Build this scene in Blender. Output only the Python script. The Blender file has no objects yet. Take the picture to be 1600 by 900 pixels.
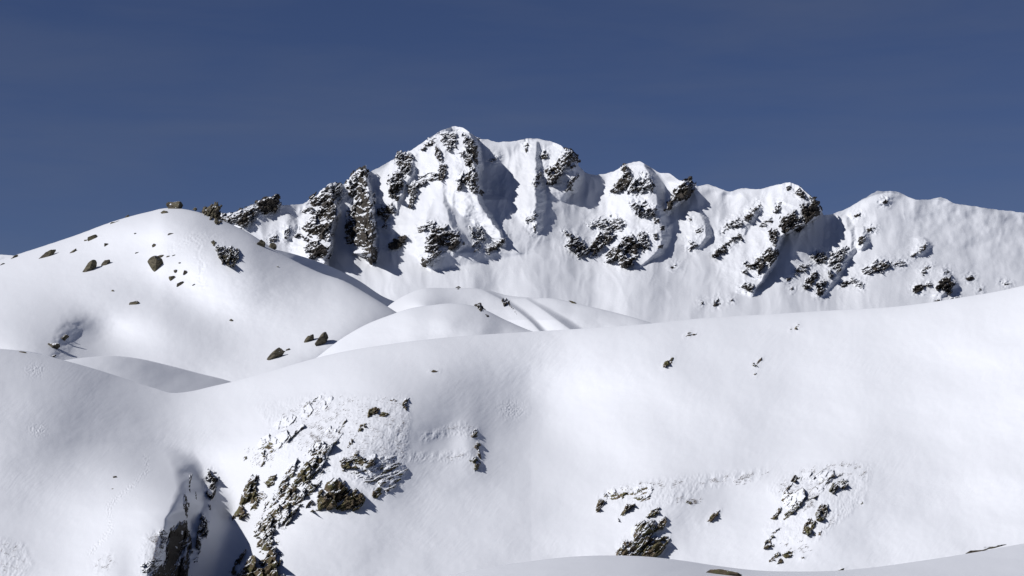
import bpy, math, random
import numpy as np

# ------------------------------------------------------------ camera, sky, sun, exposure
F = 2986.0                       # focal length in reference pixels (1600 wide)
PITCH = math.atan(350 / F)       # level horizon lies 350 px under the middle of the frame
S = bpy.context.scene
cam_d = bpy.data.cameras.new("camera")
cam_d.sensor_width = 36.0
cam_d.lens = 36.0 * F / 1600
cam_d.clip_start = 0.5
cam_d.clip_end = 60000
cam = bpy.data.objects.new("camera", cam_d)
S.collection.objects.link(cam)
cam.rotation_euler = (math.pi / 2 + PITCH, 0, 0)
S.camera = cam

SUN_EL = 36.0                    # degrees above the horizon
SUN_AZ = 22.0                    # sun stands left of the camera, this many degrees towards its back
d = np.array([-math.cos(math.radians(SUN_AZ)) * math.cos(math.radians(SUN_EL)),
              -math.sin(math.radians(SUN_AZ)) * math.cos(math.radians(SUN_EL)),
              math.sin(math.radians(SUN_EL))])      # towards the sun
W = bpy.data.worlds.new("World")
S.world = W
W.use_nodes = True
wn = W.node_tree.nodes; wl = W.node_tree.links
wn.clear()
sky = wn.new('ShaderNodeTexSky'); sky.sky_type = 'NISHITA'; sky.sun_disc = False
sky.sun_elevation = math.radians(SUN_EL)
sky.sun_rotation = math.atan2(d[0], d[1])
sky.altitude = 2600; sky.air_density = 1.0; sky.dust_density = 0.6; sky.ozone_density = 1.6
hs = wn.new('ShaderNodeHueSaturation'); hs.inputs['Saturation'].default_value = 1.06
tn = wn.new('ShaderNodeMix'); tn.data_type = 'RGBA'; tn.blend_type = 'MULTIPLY'; tn.inputs['Factor'].default_value = 1.0
tn.inputs['B'].default_value = (0.72, 0.695, 0.90, 1)
wl.new(sky.outputs[0], tn.inputs['A']); wl.new(tn.outputs['Result'], hs.inputs['Color'])
# thin high cloud veil: faint streaks across the whole sky
tc = wn.new('ShaderNodeTexCoord'); mp = wn.new('ShaderNodeMapping')
mp.inputs['Scale'].default_value = (2.2, 2.2, 14.0); mp.inputs['Rotation'].default_value = (0, 0.12, 0)
wl.new(tc.outputs['Generated'], mp.inputs[0])
cn = wn.new('ShaderNodeTexNoise'); cn.inputs['Scale'].default_value = 2.4; cn.inputs['Detail'].default_value = 5
cn.inputs['Roughness'].default_value = 0.55; cn.inputs['Distortion'].default_value = 0.3
wl.new(mp.outputs[0], cn.inputs['Vector'])
cr = wn.new('ShaderNodeMapRange'); cr.inputs['From Min'].default_value = 0.38; cr.inputs['From Max'].default_value = 0.78
cr.inputs['To Min'].default_value = 0.0; cr.inputs['To Max'].default_value = 0.20
wl.new(cn.outputs['Fac'], cr.inputs['Value'])
mx = wn.new('ShaderNodeMix'); mx.data_type = 'RGBA'
wl.new(cr.outputs[0], mx.inputs['Factor']); wl.new(hs.outputs[0], mx.inputs['A'])
mx.inputs['B'].default_value = (3.1, 3.5, 4.4, 1)
bg = wn.new('ShaderNodeBackground'); bg.inputs['Strength'].default_value = 0.05
wo = wn.new('ShaderNodeOutputWorld')
wl.new(mx.outputs['Result'], bg.inputs['Color']); wl.new(bg.outputs[0], wo.inputs[0])

sd_ = bpy.data.lights.new("sun", 'SUN'); sd_.energy = 4.9; sd_.angle = math.radians(0.5)
sd_.color = (1.0, 0.965, 0.93)
sun = bpy.data.objects.new("sun", sd_)
S.collection.objects.link(sun)
from mathutils import Vector
sun.rotation_euler = Vector(tuple(d)).to_track_quat('Z', 'Y').to_euler()
S.view_settings.view_transform = 'Standard'
S.view_settings.look = 'None'
S.view_settings.gamma = 1
S.view_settings.exposure = -0.09
S.render.engine = 'CYCLES'
S.cycles.max_bounces = 6
S.cycles.diffuse_bounces = 1

# ------------------------------------------------------------ numpy noise
def _h(ix, iy, seed):
    n = (ix.astype(np.int64) * 374761393 + iy.astype(np.int64) * 668265263 + seed * 974711) & 0xffffffff
    n = ((n ^ (n >> 13)) * 1274126177) & 0xffffffff
    n = ((n ^ (n >> 15)) * 2246822519) & 0xffffffff
    return ((n ^ (n >> 16)) & 0xffffff) / float(0xffffff)

def gnoise(x, y, seed=0):
    ix = np.floor(x); iy = np.floor(y); fx = x - ix; fy = y - iy
    u = fx * fx * fx * (fx * (fx * 6 - 15) + 10); v = fy * fy * fy * (fy * (fy * 6 - 15) + 10)
    def g(dx, dy):
        a = _h(ix + dx, iy + dy, seed) * 2 * np.pi
        return np.cos(a) * (fx - dx) + np.sin(a) * (fy - dy)
    a = g(0, 0); b = g(1, 0); c = g(0, 1); e = g(1, 1)
    return 1.5 * ((a * (1 - u) + b * u) * (1 - v) + (c * (1 - u) + e * u) * v)

def fbm(x, y, seed=0, o=4, r=0.5):
    s = 0; a = 1.0; f = 1.0; t = 0
    for i in range(o):
        s = s + a * gnoise(x * f + 17.3 * i, y * f - 9.1 * i, seed + i * 7); t += a
        a *= r; f *= 2.03
    return s / t * 1.4

def ridged(x, y, seed=0, o=4, r=0.5):
    s = 0; a = 1.0; f = 1.0; t = 0
    for i in range(o):
        s = s + a * (1 - 2 * np.abs(gnoise(x * f + 5.3 * i, y * f + 3.7 * i, seed + i * 11))); t += a
        a *= r; f *= 2.1
    return s / t

def cells(x, y, seed=0, jit=0.9):
    """Voronoi: nearest cell's centre and three random numbers for each point."""
    ix = np.floor(x); iy = np.floor(y)
    best = np.full(x.shape, 1e9); cx = np.zeros_like(x); cy = np.zeros_like(x)
    ra = np.zeros_like(x); rb = np.zeros_like(x); rc = np.zeros_like(x)
    for dx in (-1, 0, 1):
        for dy in (-1, 0, 1):
            jx = ix + dx; jy = iy + dy
            px = jx + 0.5 + (_h(jx, jy, seed) - .5) * jit; py = jy + 0.5 + (_h(jx, jy, seed + 1) - .5) * jit
            q = (px - x) ** 2 + (py - y) ** 2
            m = q < best
            best = np.where(m, q, best); cx = np.where(m, px, cx); cy = np.where(m, py, cy)
            ra = np.where(m, _h(jx, jy, seed + 2), ra); rb = np.where(m, _h(jx, jy, seed + 3), rb)
            rc = np.where(m, _h(jx, jy, seed + 4), rc)
    return cx, cy, ra, rb, rc

def sst(a, b, x):
    t = np.clip((x - a) / (b - a), 0, 1)
    return t * t * (3 - 2 * t)

def curve(pts, x, k=0.0):
    """smooth monotone-ish interpolation through points (Catmull-Rom style)"""
    px = np.array([p[0] for p in pts], float); py = np.array([p[1] for p in pts], float)
    m = np.gradient(py, px)
    dpy = np.diff(py) / np.diff(px)
    m[0] = dpy[0]; m[-1] = dpy[-1]
    for i in range(1, len(px) - 1):
        m[i] = (dpy[i - 1] * (px[i + 1] - px[i]) + dpy[i] * (px[i] - px[i - 1])) / (px[i + 1] - px[i - 1])
        if dpy[i - 1] * dpy[i] <= 0: m[i] *= 0.3
    x = np.clip(x, px[0], px[-1])
    i = np.clip(np.searchsorted(px, x) - 1, 0, len(px) - 2)
    h = px[i + 1] - px[i]; t = (x - px[i]) / h
    return ((2 * t ** 3 - 3 * t ** 2 + 1) * py[i] + (t ** 3 - 2 * t ** 2 + t) * h * m[i]
            + (-2 * t ** 3 + 3 * t ** 2) * py[i + 1] + (t ** 3 - t ** 2) * h * m[i + 1])

def polydist(X, Y, poly):
    """signed distance to a polygon, positive inside"""
    P = np.array(poly, float); n = len(P)
    best = np.full(X.shape, 1e18); inside = np.zeros(X.shape, bool)
    for i in range(n):
        a = P[i]; b = P[(i + 1) % n]; e = b - a; w0 = X - a[0]; w1 = Y - a[1]
        t = np.clip((w0 * e[0] + w1 * e[1]) / max(e @ e, 1e-9), 0, 1)
        best = np.minimum(best, (w0 - t * e[0]) ** 2 + (w1 - t * e[1]) ** 2)
        c = ((a[1] > Y) != (b[1] > Y))
        xi = a[0] + (Y - a[1]) * e[0] / (e[1] if abs(e[1]) > 1e-9 else 1e-9)
        inside ^= (c & (X < xi))
    q = np.sqrt(best)
    return np.where(inside, q, -q)

# ------------------------------------------------------------ geometry along real sight lines
cp, sp = math.cos(PITCH), math.sin(PITCH)
def world(X, Y, D):
    """the point seen at reference pixel X, Y whose ground distance ahead is D metres"""
    rx = (X - 800) / F; rz = (450 - Y) / F
    fy = cp - rz * sp; fz = sp + rz * cp
    k = D / fy
    return np.stack([rx * k, D + 0 * rx, fz * k], -1)

def grid_mesh(name, V, mat, keep=None, attrs=None, smooth=True, back=None, faces=None):
    r, c = V.shape[:2]
    me = bpy.data.meshes.new(name)
    idx = np.arange(r * c).reshape(r, c)
    q = np.stack([idx[:-1, :-1], idx[1:, :-1], idx[1:, 1:], idx[:-1, 1:]], -1)
    kq = np.ones(q.shape[:2], bool)
    if keep is not None: kq = keep[:-1, :-1] | keep[1:, :-1] | keep[1:, 1:] | keep[:-1, 1:]
    if faces is not None: kq = kq & faces
    P = V.reshape(-1, 3)
    if back is not None:                       # close the far side of a rock that stands up on a skyline
        qb = (q[kq] + r * c)[:, ::-1]
        P = np.concatenate([P, back.reshape(-1, 3)]); attrs = {k: np.concatenate([a.ravel(), a.ravel()]) for k, a in (attrs or {}).items()}
        q = np.concatenate([q[kq], qb])
    else: q = q[kq]
    q = q.reshape(-1, 4)
    used = np.unique(q); remap = np.zeros(len(P), np.int64); remap[used] = np.arange(len(used))
    q = remap[q]; P = P[used]
    me.vertices.add(len(P)); me.vertices.foreach_set('co', P.astype(np.float32).ravel())
    me.loops.add(q.size); me.loops.foreach_set('vertex_index', q.astype(np.int32).ravel())
    me.polygons.add(len(q)); me.polygons.foreach_set('loop_start', np.arange(0, q.size, 4, dtype=np.int32))
    me.polygons.foreach_set('loop_total', np.full(len(q), 4, np.int32))
    me.polygons.foreach_set('use_smooth', np.full(len(q), smooth, bool))
    for k, a in (attrs or {}).items():
        at = me.attributes.new(k, 'FLOAT', 'POINT')
        at.data.foreach_set('value', a.reshape(-1)[used].astype(np.float32))
    me.update(); me.validate()
    me.materials.append(mat)
    o = bpy.data.objects.new(name, me)
    S.collection.objects.link(o)
    return o

class Layer:
    def __init__(s, name, top, dtop, dbot, ybot, prof, relief=None, x0=-260, x1=1860, dx=1.5, n=200, jag=0, back=1.0, wide=False):
        s.__dict__.update(locals())
    def topy(s, x, fine=False):
        y = curve(s.top, x)
        if s.jag > .5: y = .35 * y + .65 * np.interp(x, [p[0] for p in s.top], [p[1] for p in s.top])
        if s.jag and fine: y = y + s.jag * fbm(x / 9, x * 0, 5, 3)
        return y
    def D(s, x, y):
        ty = s.topy(x)
        if s.jag > .5: ty = sum(s.topy(x + o) for o in (-30, -20, -10, 0, 10, 20, 30)) / 7
        if s.wide: ty = sum(s.topy(x + o) for o in (-75, -50, -25, 0, 25, 50, 75)) / 7 - 2
        t = np.clip((y - ty) / (s.ybot - ty), 0, 1.0)
        a = curve(s.dtop, x); b = curve(s.dbot, x)
        Dd = a + (b - a) * s.prof(t)
        if s.relief: Dd = Dd - s.relief(x, np.maximum(y, ty), t)
        return Dd
    def build(s, mat):
        xs = np.arange(s.x0, s.x1 + .1, s.dx)
        tt = np.linspace(0, 1, s.n) ** 1.25
        X = np.repeat(xs[None], s.n, 0); ty = s.topy(X, True)
        Y = ty + (s.ybot - ty) * tt[:, None]
        V = world(X, Y, s.D(X, Y))
        # the far side: falls away behind the crest
        crest = V[0]
        nb = 14; B = np.zeros((nb, len(xs), 3))
        dd = s.back * (curve(s.dtop, xs) - curve(s.dbot, xs)).clip(20)
        for i in range(nb):
            q = ((nb - i) / nb) ** 2
            B[i] = crest
            B[i][:, 1] += q * dd; B[i][:, 0] *= (1 + q * dd / crest[:, 1])
            B[i][:, 2] -= (q ** 1.25) * dd * 0.62
        V = np.concatenate([B, V], 0)
        o = grid_mesh(s.name, V[::-1], mat)
        o['kind'] = 'structure'
        return o

def ridge_max(X, Y, R, pts, sl, sr, c=3.0, blend=3.0):
    """raise a rib whose crest runs down the face; pts = (y, x, height towards the viewer)"""
    ys = np.array([p[0] for p in pts], float); xs = np.array([p[1] for p in pts], float); hs_ = np.array([p[2] for p in pts], float)
    xi = curve(list(zip(ys, xs)), Y); h = np.interp(Y, ys, hs_)
    h = h - np.maximum(ys[0] - Y, 0) * 3 - np.maximum(Y - ys[-1], 0) * 1.5
    dl = np.maximum(xi - X, 0); dr = np.maximum(X - xi, 0)
    q = h - sl * (np.sqrt(dl * dl + c * c) - c) - sr * (np.sqrt(dr * dr + 1.0) - 1.0)
    a = np.clip(0.5 + 0.5 * (q - R) / blend, 0, 1)        # smooth maximum
    return R * (1 - a) + q * a + blend * a * (1 - a)

def bump(X, Y, cx, cy, rx, ry, h, ang=0.0):
    a = math.radians(ang); dx = X - cx; dy = Y - cy
    u = (dx * math.cos(a) + dy * math.sin(a)) / rx; v = (-dx * math.sin(a) + dy * math.cos(a)) / ry
    return h * np.exp(-(u * u + v * v))

# ------------------------------------------------------------ materials
def nodes_of(name):
    m = bpy.data.materials.new(name); m.use_nodes = True
    return m, m.node_tree.nodes, m.node_tree.links, m.node_tree.nodes['Principled BSDF']

def noise_node(n, l, vec, scale, detail=4, rough=0.5, dist=0.0):
    t = n.new('ShaderNodeTexNoise'); t.inputs['Scale'].default_value = scale; t.inputs['Detail'].default_value = detail
    t.inputs['Roughness'].default_value = rough; t.inputs['Distortion'].default_value = dist
    l.new(vec, t.inputs['Vector']); return t

def snow_mat(name, px, strength=1.0):
    """px = size in metres of one reference pixel at that distance; sets the grain of the wind texture"""
    m, n, l, b = nodes_of(name)
    b.inputs['Base Color'].default_value = (0.64, 0.665, 0.715, 1)
    b.inputs['Roughness'].default_value = 0.55
    b.inputs['Specular IOR Level'].default_value = 0.25
    g = n.new('ShaderNodeNewGeometry')
    mp = n.new('ShaderNodeMapping'); l.new(g.outputs['Position'], mp.inputs[0])
    mp.inputs['Rotation'].default_value = (0.3, 0.5, 0.6); mp.inputs['Scale'].default_value = (1, 0.35, 1)
    a = noise_node(n, l, mp.outputs[0], 0.22 / px, 5, 0.62, 0.6)
    mp2 = n.new('ShaderNodeMapping'); l.new(g.outputs['Position'], mp2.inputs[0])
    mp2.inputs['Rotation'].default_value = (0.2, -0.7, 0.2); mp2.inputs['Scale'].default_value = (0.3, 0.6, 1.6)
    c = noise_node(n, l, mp2.outputs[0], 0.30 / px, 4, 0.65, 1.0)
    k = noise_node(n, l, g.outputs['Position'], 0.012 / px, 2, 0.5)         # where the surface is rough
    kr = n.new('ShaderNodeMapRange'); l.new(k.outputs['Fac'], kr.inputs['Value'])
    kr.inputs['From Min'].default_value = 0.42; kr.inputs['From Max'].default_value = 0.65
    kr.inputs['To Min'].default_value = 0.35; kr.inputs['To Max'].default_value = 1.0
    ad = n.new('ShaderNodeMath'); ad.operation = 'ADD'; l.new(a.outputs['Fac'], ad.inputs[0]); l.new(c.outputs['Fac'], ad.inputs[1])
    mu = n.new('ShaderNodeMath'); mu.operation = 'MULTIPLY'; l.new(ad.outputs[0], mu.inputs[0]); l.new(kr.outputs[0], mu.inputs[1])
    bp = n.new('ShaderNodeBump'); bp.inputs['Strength'].default_value = 0.5 * strength; bp.inputs['Distance'].default_value = 0.7 * px
    l.new(mu.outputs[0], bp.inputs['Height']); l.new(bp.outputs[0], b.inputs['Normal'])
    return m

def rock_mat(name, px, dark=(0.028, 0.026, 0.025), mid=(0.075, 0.065, 0.05), moss=(0.075, 0.075, 0.035), moss_amt=0.5):
    m, n, l, b = nodes_of(name)
    g = n.new('ShaderNodeNewGeometry')
    mp = n.new('ShaderNodeMapping'); l.new(g.outputs['Position'], mp.inputs[0])
    mp.inputs['Rotation'].default_value = (0, 0.75, 0.2); mp.inputs['Scale'].default_value = (0.5, 1, 1.4)
    a = noise_node(n, l, mp.outputs[0], 0.16 / px, 7, 0.68, 0.8)
    rp = n.new('ShaderNodeValToRGB'); l.new(a.outputs['Fac'], rp.inputs[0])
    e = rp.color_ramp.elements
    e[0].position = 0.38; e[0].color = dark + (1,)
    e[1].position = 0.62; e[1].color = mid + (1,)
    c = noise_node(n, l, g.outputs['Position'], 0.05 / px, 4, 0.6)
    cr = n.new('ShaderNodeMapRange'); l.new(c.outputs['Fac'], cr.inputs['Value'])
    cr.inputs['From Min'].default_value = 0.45; cr.inputs['From Max'].default_value = 0.62; cr.inputs['To Max'].default_value = moss_amt
    m1 = n.new('ShaderNodeMix'); m1.data_type = 'RGBA'; l.new(cr.outputs[0], m1.inputs['Factor'])
    l.new(rp.outputs[0], m1.inputs['A']); m1.inputs['B'].default_value = moss + (1,)
    # snow lies on the treads (the amount is stored with the mesh); fine noise breaks its edge
    at = n.new('ShaderNodeAttribute'); at.attribute_name = 'snow'
    f = noise_node(n, l, mp.outputs[0], 0.45 / px, 3, 0.6, 0.4)
    w1 = n.new('ShaderNodeMath'); w1.operation = 'MULTIPLY_ADD'; l.new(f.outputs['Fac'], w1.inputs[0])
    w1.inputs[1].default_value = 0.6; l.new(at.outputs['Fac'], w1.inputs[2])
    st = n.new('ShaderNodeMapRange'); st.interpolation_type = 'SMOOTHSTEP'; l.new(w1.outputs[0], st.inputs['Value'])
    st.inputs['From Min'].default_value = 0.74; st.inputs['From Max'].default_value = 0.86
    m2 = n.new('ShaderNodeMix'); m2.data_type = 'RGBA'; l.new(st.outputs[0], m2.inputs['Factor'])
    l.new(m1.outputs['Result'], m2.inputs['A']); m2.inputs['B'].default_value = (0.64, 0.665, 0.715, 1)
    l.new(m2.outputs['Result'], b.inputs['Base Color'])
    b.inputs['Roughness'].default_value = 0.85; b.inputs['Specular IOR Level'].default_value = 0.2
    # fine relief: fractures on bare rock, a thin raised edge to the snow
    hb = noise_node(n, l, mp.outputs[0], 0.22 / px, 5, 0.6, 0.5)
    hm = n.new('ShaderNodeMath'); hm.operation = 'MAXIMUM'; l.new(hb.outputs['Fac'], hm.inputs[0]); l.new(st.outputs[0], hm.inputs[1])
    bp = n.new('ShaderNodeBump'); bp.inputs['Strength'].default_value = 0.6; bp.inputs['Distance'].default_value = 1.0 * px
    l.new(hm.outputs[0], bp.inputs['Height']); l.new(bp.outputs[0], b.inputs['Normal'])
    return m

# ------------------------------------------------------------ outlines of the bare rock, in reference pixels
def Z(x0, y0, k):
    return lambda *p: [(x0 + a * k, y0 + b * k) for a, b in p]
z1 = Z(0, 270, .3); z2 = Z(420, 180, .3); z3 = Z(800, 220, .3); z4 = Z(1120, 270, .3); z5 = Z(0, 450, .3)
z6 = Z(200, 680, .2445); z7 = Z(340, 600, 1 / 3); z8 = Z(900, 680, .3); z9 = Z(400, 430, .3125); zr = Z(1000, 480, .1875)
zp = Z(640, 640, .1333)

# (outline, label, relief height px, strata angle, snow bias)
PEAK_ROCKS = [
 (z1((1345,160),(1400,135),(1440,128),(1448,160),(1440,190),(1395,212),(1350,200)), "dark slab poking up at the end of the low ridge right of the left hill", 14, 35, -.1),
 (z1((1240,215),(1270,195),(1318,180),(1350,190),(1330,225),(1300,262),(1265,285),(1240,270)), "blocky dark rock in the middle of the low ridge right of the left hill", 12, 35, -.02),
 (z1((1155,225),(1190,220),(1238,215),(1225,262),(1190,268),(1160,252)), "small snowy rock at the lower left foot of the low ridge by the left hill", 9, 35, .05),
 (z1((1480,300),(1500,282),(1512,305),(1500,335),(1480,340)), "small snow dusted rock in the shadow below the low ridge", 7, 60, .08),
 (z1((1400,345),(1438,320),(1445,345),(1425,360),(1405,362)), "small rock low on the snow slope left of the tall left buttress", 7, 20, .05),
 (z2((330,385),(375,400),(362,440),(350,520),(325,600),(322,700),(290,755),(180,720),(205,650),(160,620),(180,560),(235,520),(185,505),(230,450),(290,400)), "tall leftmost rock buttress of the peak ridge, striped with snow ledges", 16, 50, .0),
 (z2((495,300),(515,340),(520,390),(550,430),(545,520),(555,600),(550,750),(530,750),(480,720),(480,680),(410,650),(400,600),(410,520),(440,450),(410,390),(430,340)), "tall narrow rock pillar, second from the left below the ridge", 16, 60, -.02),
 (z2((680,200),(745,210),(750,270),(720,300),(690,290),(665,240)), "dark rock band just under the left shoulder of the summit", 12, 70, .04),
 (z2((620,325),(690,290),(715,310),(700,350),(670,440),(625,410)), "dark rock rib below the left shoulder of the summit", 13, 70, .0),
 (z2((575,480),(620,465),(658,490),(655,515),(615,535),(610,580),(598,575),(600,535),(575,530)), "broken black rock in the shaded gully right of the narrow pillar", 8, 60, .0),
 (z2((630,672),(650,650),(690,630),(712,625),(712,650),(695,670),(660,697),(635,692)), "single dark oval rock in the shaded bowl left of the summit buttress", 14, -20, -.2),
 (z2((795,165),(835,135),(865,118),(862,140),(825,172),(800,182)), "thin tilted rock strip right below the summit's left ridge line", 8, -35, .03),
 (z2((870,155),(895,180),(905,240),(885,235),(868,205)), "upper piece of the thin rock rib below the summit", 12, 70, .0),
 (z2((885,255),(925,255),(925,300),(905,345),(885,330)), "lower piece of the thin rock rib below the summit", 12, 70, -.02),
 (z2((745,350),(790,320),(855,295),(885,325),(830,345),(790,375),(760,395)), "snow plastered rock step across the middle of the summit face", 8, 20, .12),
 (z2((718,372),(768,350),(775,385),(760,430),(742,482),(725,465),(735,420)), "dark hooked rock on the left edge of the summit face", 12, 70, .02),
 (z2((898,100),(935,92),(978,85),(975,130),(965,165),(938,185),(905,145)), "frosted rock patch on the summit, left of the bright snow crease", 11, 40, .08),
 (z2((1015,100),(1045,110),(1085,130),(1088,220),(1072,245),(1040,215),(1035,180),(1018,145)), "black cliff edge forming the right side of the summit", 16, 75, .0),
 (z2((975,220),(1035,190),(1070,240),(1085,300),(1085,385),(1050,392),(1020,340),(990,382),(978,350),(1010,300),(1040,270),(1010,230)), "long rock rib running down from the summit beside the wide shadow", 15, 65, .06),
 (z2((1095,388),(1108,385),(1122,402),(1112,420),(1092,405)), "small rock block at the lower tip of the summit arete", 9, 40, -.05),
 (z2((775,578),(830,560),(862,552),(872,575),(820,600),(790,612)), "small rock step at the top left of the large central crag", 8, 20, .08),
 (z2((815,640),(860,590),(930,590),(975,610),(995,665),(960,705),(900,700),(868,750),(835,780),(800,762),(812,735),(850,715),(800,715),(825,680)), "large brown and black rock crag in the centre below the summit", 18, 45, -.01),
 (z2((1050,585),(1110,585),(1130,640),(1105,665),(1080,705),(1062,670),(1065,630)), "frosted rock right of the large central crag", 8, 60, .13),
 (z2((1135,675),(1180,668),(1205,650),(1235,630),(1228,660),(1190,690),(1145,718)), "dark rock at the lower tip of the snow cone right of the central crag", 11, -20, .02),
 (z2((1150,235),(1175,215),(1192,215),(1185,232),(1160,242)), "faint rock fleck inside the wide shadow right of the summit", 4, 20, .1),
 (z2((1335,160),(1348,140),(1350,185),(1338,195)), "short dark notch below the snowy top right of the summit", 6, 80, .0),
 (z3((148,70),(165,52),(185,62),(185,85),(165,92),(148,92)), "small dark rock left of the pointed shoulder rock east of the summit", 9, 20, .02),
 (z3((265,50),(300,62),(325,85),(335,118),(318,112),(300,130),(270,165),(240,205),(212,222),(180,212),(192,175),(182,150),(225,120),(250,90)), "big dark rock face on the right shoulder of the twin summit", 18, 55, .0),
 (z3((300,130),(322,120),(330,135),(310,145)), "tiny rock right below the shoulder face east of the summit", 5, 20, .0),
 (z3((118,180),(145,160),(152,150),(148,195),(132,235),(108,235)), "slim rock rib left of the big shoulder face", 9, 70, .08),
 (z3((282,238),(300,205),(325,180),(345,165),(345,190),(318,215),(312,255),(288,257)), "snow capped rock prong at the lower right of the shoulder face", 10, 40, .04),
 (z3((72,400),(105,385),(125,370),(138,392),(105,415),(78,425)), "small frosted rock on the rib right of the wide shadow", 6, 40, .12),
 (z3((112,440),(130,430),(125,470),(112,478)), "thin rock at the foot of the rib right of the wide shadow", 6, 70, .05),
 (z3((582,140),(610,155),(618,200),(592,245),(555,262),(515,265),(525,240),(552,220),(562,195)), "olive rock on the left side of the snow capped middle tower", 14, 50, -.04),
 (z3((620,215),(680,180),(715,185),(745,240),(722,268),(700,258),(690,310),(730,330),(760,350),(740,390),(700,390),(660,385),(622,330),(640,280),(600,290)), "frosted right flank of the snow capped middle tower", 11, 55, .12),
 (z3((712,190),(740,215),(745,240),(728,265),(715,235)), "black edge rock on the right side of the middle tower", 8, 65, -.05),
 (z3((925,208),(938,235),(925,280),(900,300),(850,312),(832,350),(805,365),(808,318),(840,275),(860,250),(890,225)), "black pinnacle rock on the ridge right of the middle tower", 16, 40, -.06),
 (z3((270,470),(300,482),(345,505),(388,540),(385,575),(340,598),(300,565),(286,545),(295,515)), "left end rock of the wide cliff below the middle tower", 14, 35, .04),
 (z3((390,430),(430,425),(460,405),(545,395),(580,420),(570,460),(520,470),(470,460),(410,445)), "frosted upper ledge of the wide cliff below the middle tower", 9, 20, .12),
 (z3((450,480),(490,475),(530,505),(480,550),(430,590),(405,580),(405,540),(430,515)), "dark middle block of the wide cliff below the middle tower", 14, 55, -.01),
 (z3((590,500),(640,490),(655,540),(650,590),(600,655),(560,655),(550,622),(490,625),(510,570),(560,535)), "largest lowest block of the wide cliff below the middle tower", 18, 45, -.02),
 (z3((665,480),(705,475),(715,520),(710,560),(672,570),(655,525)), "frosted right block of the wide cliff below the middle tower", 9, 60, .06),
 (z3((735,485),(755,480),(762,512),(742,516)), "small dark tooth right of the wide cliff, the upper one", 7, 50, -.02),
 (z3((760,545),(788,542),(782,560),(762,562)), "small dark tooth right of the wide cliff, the lower one", 6, 20, -.05),
 (z3((735,402),(765,402),(765,425),(742,430)), "small dark rock just below the frosted tower flank", 6, 30, .0),
 (z3((772,448),(800,438),(792,462),(776,465)), "tiny dark rock right of the rocks below the tower", 5, 30, .0),
 (z3((955,462),(985,450),(997,460),(985,478),(962,482)), "frosted rock high on the small snow rib between tower and right crag", 6, 30, .1),
 (z3((912,522),(950,525),(965,545),(930,572),(918,560),(935,540)), "frosted rock low on the small snow rib between tower and right crag", 7, -30, .07),
 (z3((920,405),(932,400),(936,415),(925,420)), "tiny dark fleck high on the slope between tower and right crag", 4, 20, .0),
 (z3((828,660),(840,648),(856,640),(848,662),(832,667)), "tiny tilted rock on the open slope right of the wide cliff", 5, -30, -.05),
 (z3((1050,835),(1075,820),(1082,845),(1062,862),(1050,858)), "small rock low on the fluted slope below the right crag", 7, 50, -.05),
 (z3((985,838),(997,835),(997,848),(986,852)), "tiny rock low on the fluted slope, left of a larger one", 4, 50, .0),
 (z3((1140,825),(1152,822),(1150,835),(1141,836)), "tiny rock low on the fluted slope, right of a larger one", 4, 50, .0),
 (z3((1085,485),(1110,455),(1128,420),(1150,408),(1195,415),(1198,440),(1160,445),(1125,450),(1105,475)), "thin snowy ledge rock at the upper left of the right crag", 8, -30, .09),
 (z3((1145,500),(1190,485),(1195,505),(1180,525),(1140,535),(1115,570),(1092,592),(1060,605),(1055,585),(1075,555),(1110,540)), "dark rock at the lower left of the right crag, ending in a point", 12, -25, .0),
 (z3((1200,395),(1240,362),(1270,340),(1290,322),(1282,355),(1250,392),(1225,420),(1208,415)), "diagonal dark rock left of centre on the right crag", 11, -35, .0),
 (z3((1290,435),(1320,415),(1350,400),(1355,420),(1325,440),(1300,455)), "small snowy rock in the middle of the right crag", 7, -25, .07),
 (z3((1368,350),(1385,325),(1402,318),(1400,345),(1380,375),(1362,372)), "narrow rock left of the white snow fan under the right crag's top", 8, -50, .04),
 (z3((1335,465),(1375,460),(1388,500),(1368,535),(1345,520)), "dark upper link of the rock chain running down the right crag", 12, 60, -.02),
 (z3((1345,540),(1375,545),(1375,575),(1365,620),(1330,650),(1300,680),(1295,710),(1272,708),(1275,665),(1245,680),(1205,678),(1225,635),(1265,620),(1300,590)), "wide dark block in the rock chain running down the right crag", 15, 45, -.02),
 (z3((1185,762),(1215,742),(1258,748),(1250,785),(1215,772)), "rock foot at the bottom of the right crag beside its long shadow", 10, 20, .02),
 (z3((1405,402),(1440,388),(1470,370),(1502,402),(1500,440),(1460,462),(1425,485),(1402,445)), "black rock wall under the white snow fan of the right crag", 15, 55, -.05),
 (z3((1500,425),(1530,400),(1532,440),(1495,476),(1475,460)), "dark lower corner of the rock wall under the snow fan", 12, 55, .0),
 (z3((1475,268),(1500,250),(1520,275),(1540,300),(1500,290)), "dark skyline rock at the right end of the right crag's snow cap", 10, 30, -.02),
 (z3((1545,300),(1580,310),(1590,345),(1600,352),(1596,385),(1570,400),(1545,425),(1522,395),(1515,345),(1560,330)), "large black overhanging rock on the skyline at the right crag's tip", 18, 40, -.12),
 (z3((1425,240),(1445,228),(1455,245),(1435,262)), "small black notch in the snow cap of the right crag", 7, 50, -.05),
 (z4((495,432),(520,415),(560,412),(575,440),(555,470),(520,468)), "upper left block of the first rock band right of the long shadow", 11, 45, .03),
 (z4((600,420),(650,392),(680,400),(662,450),(640,490),(612,525),(590,535),(575,495),(590,455)), "frosted right block of the first rock band right of the long shadow", 11, 55, .07),
 (z4((400,510),(430,485),(470,478),(500,468),(480,490),(445,518),(415,528)), "thin left ledge of the first rock band right of the long shadow", 7, -15, .09),
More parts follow.
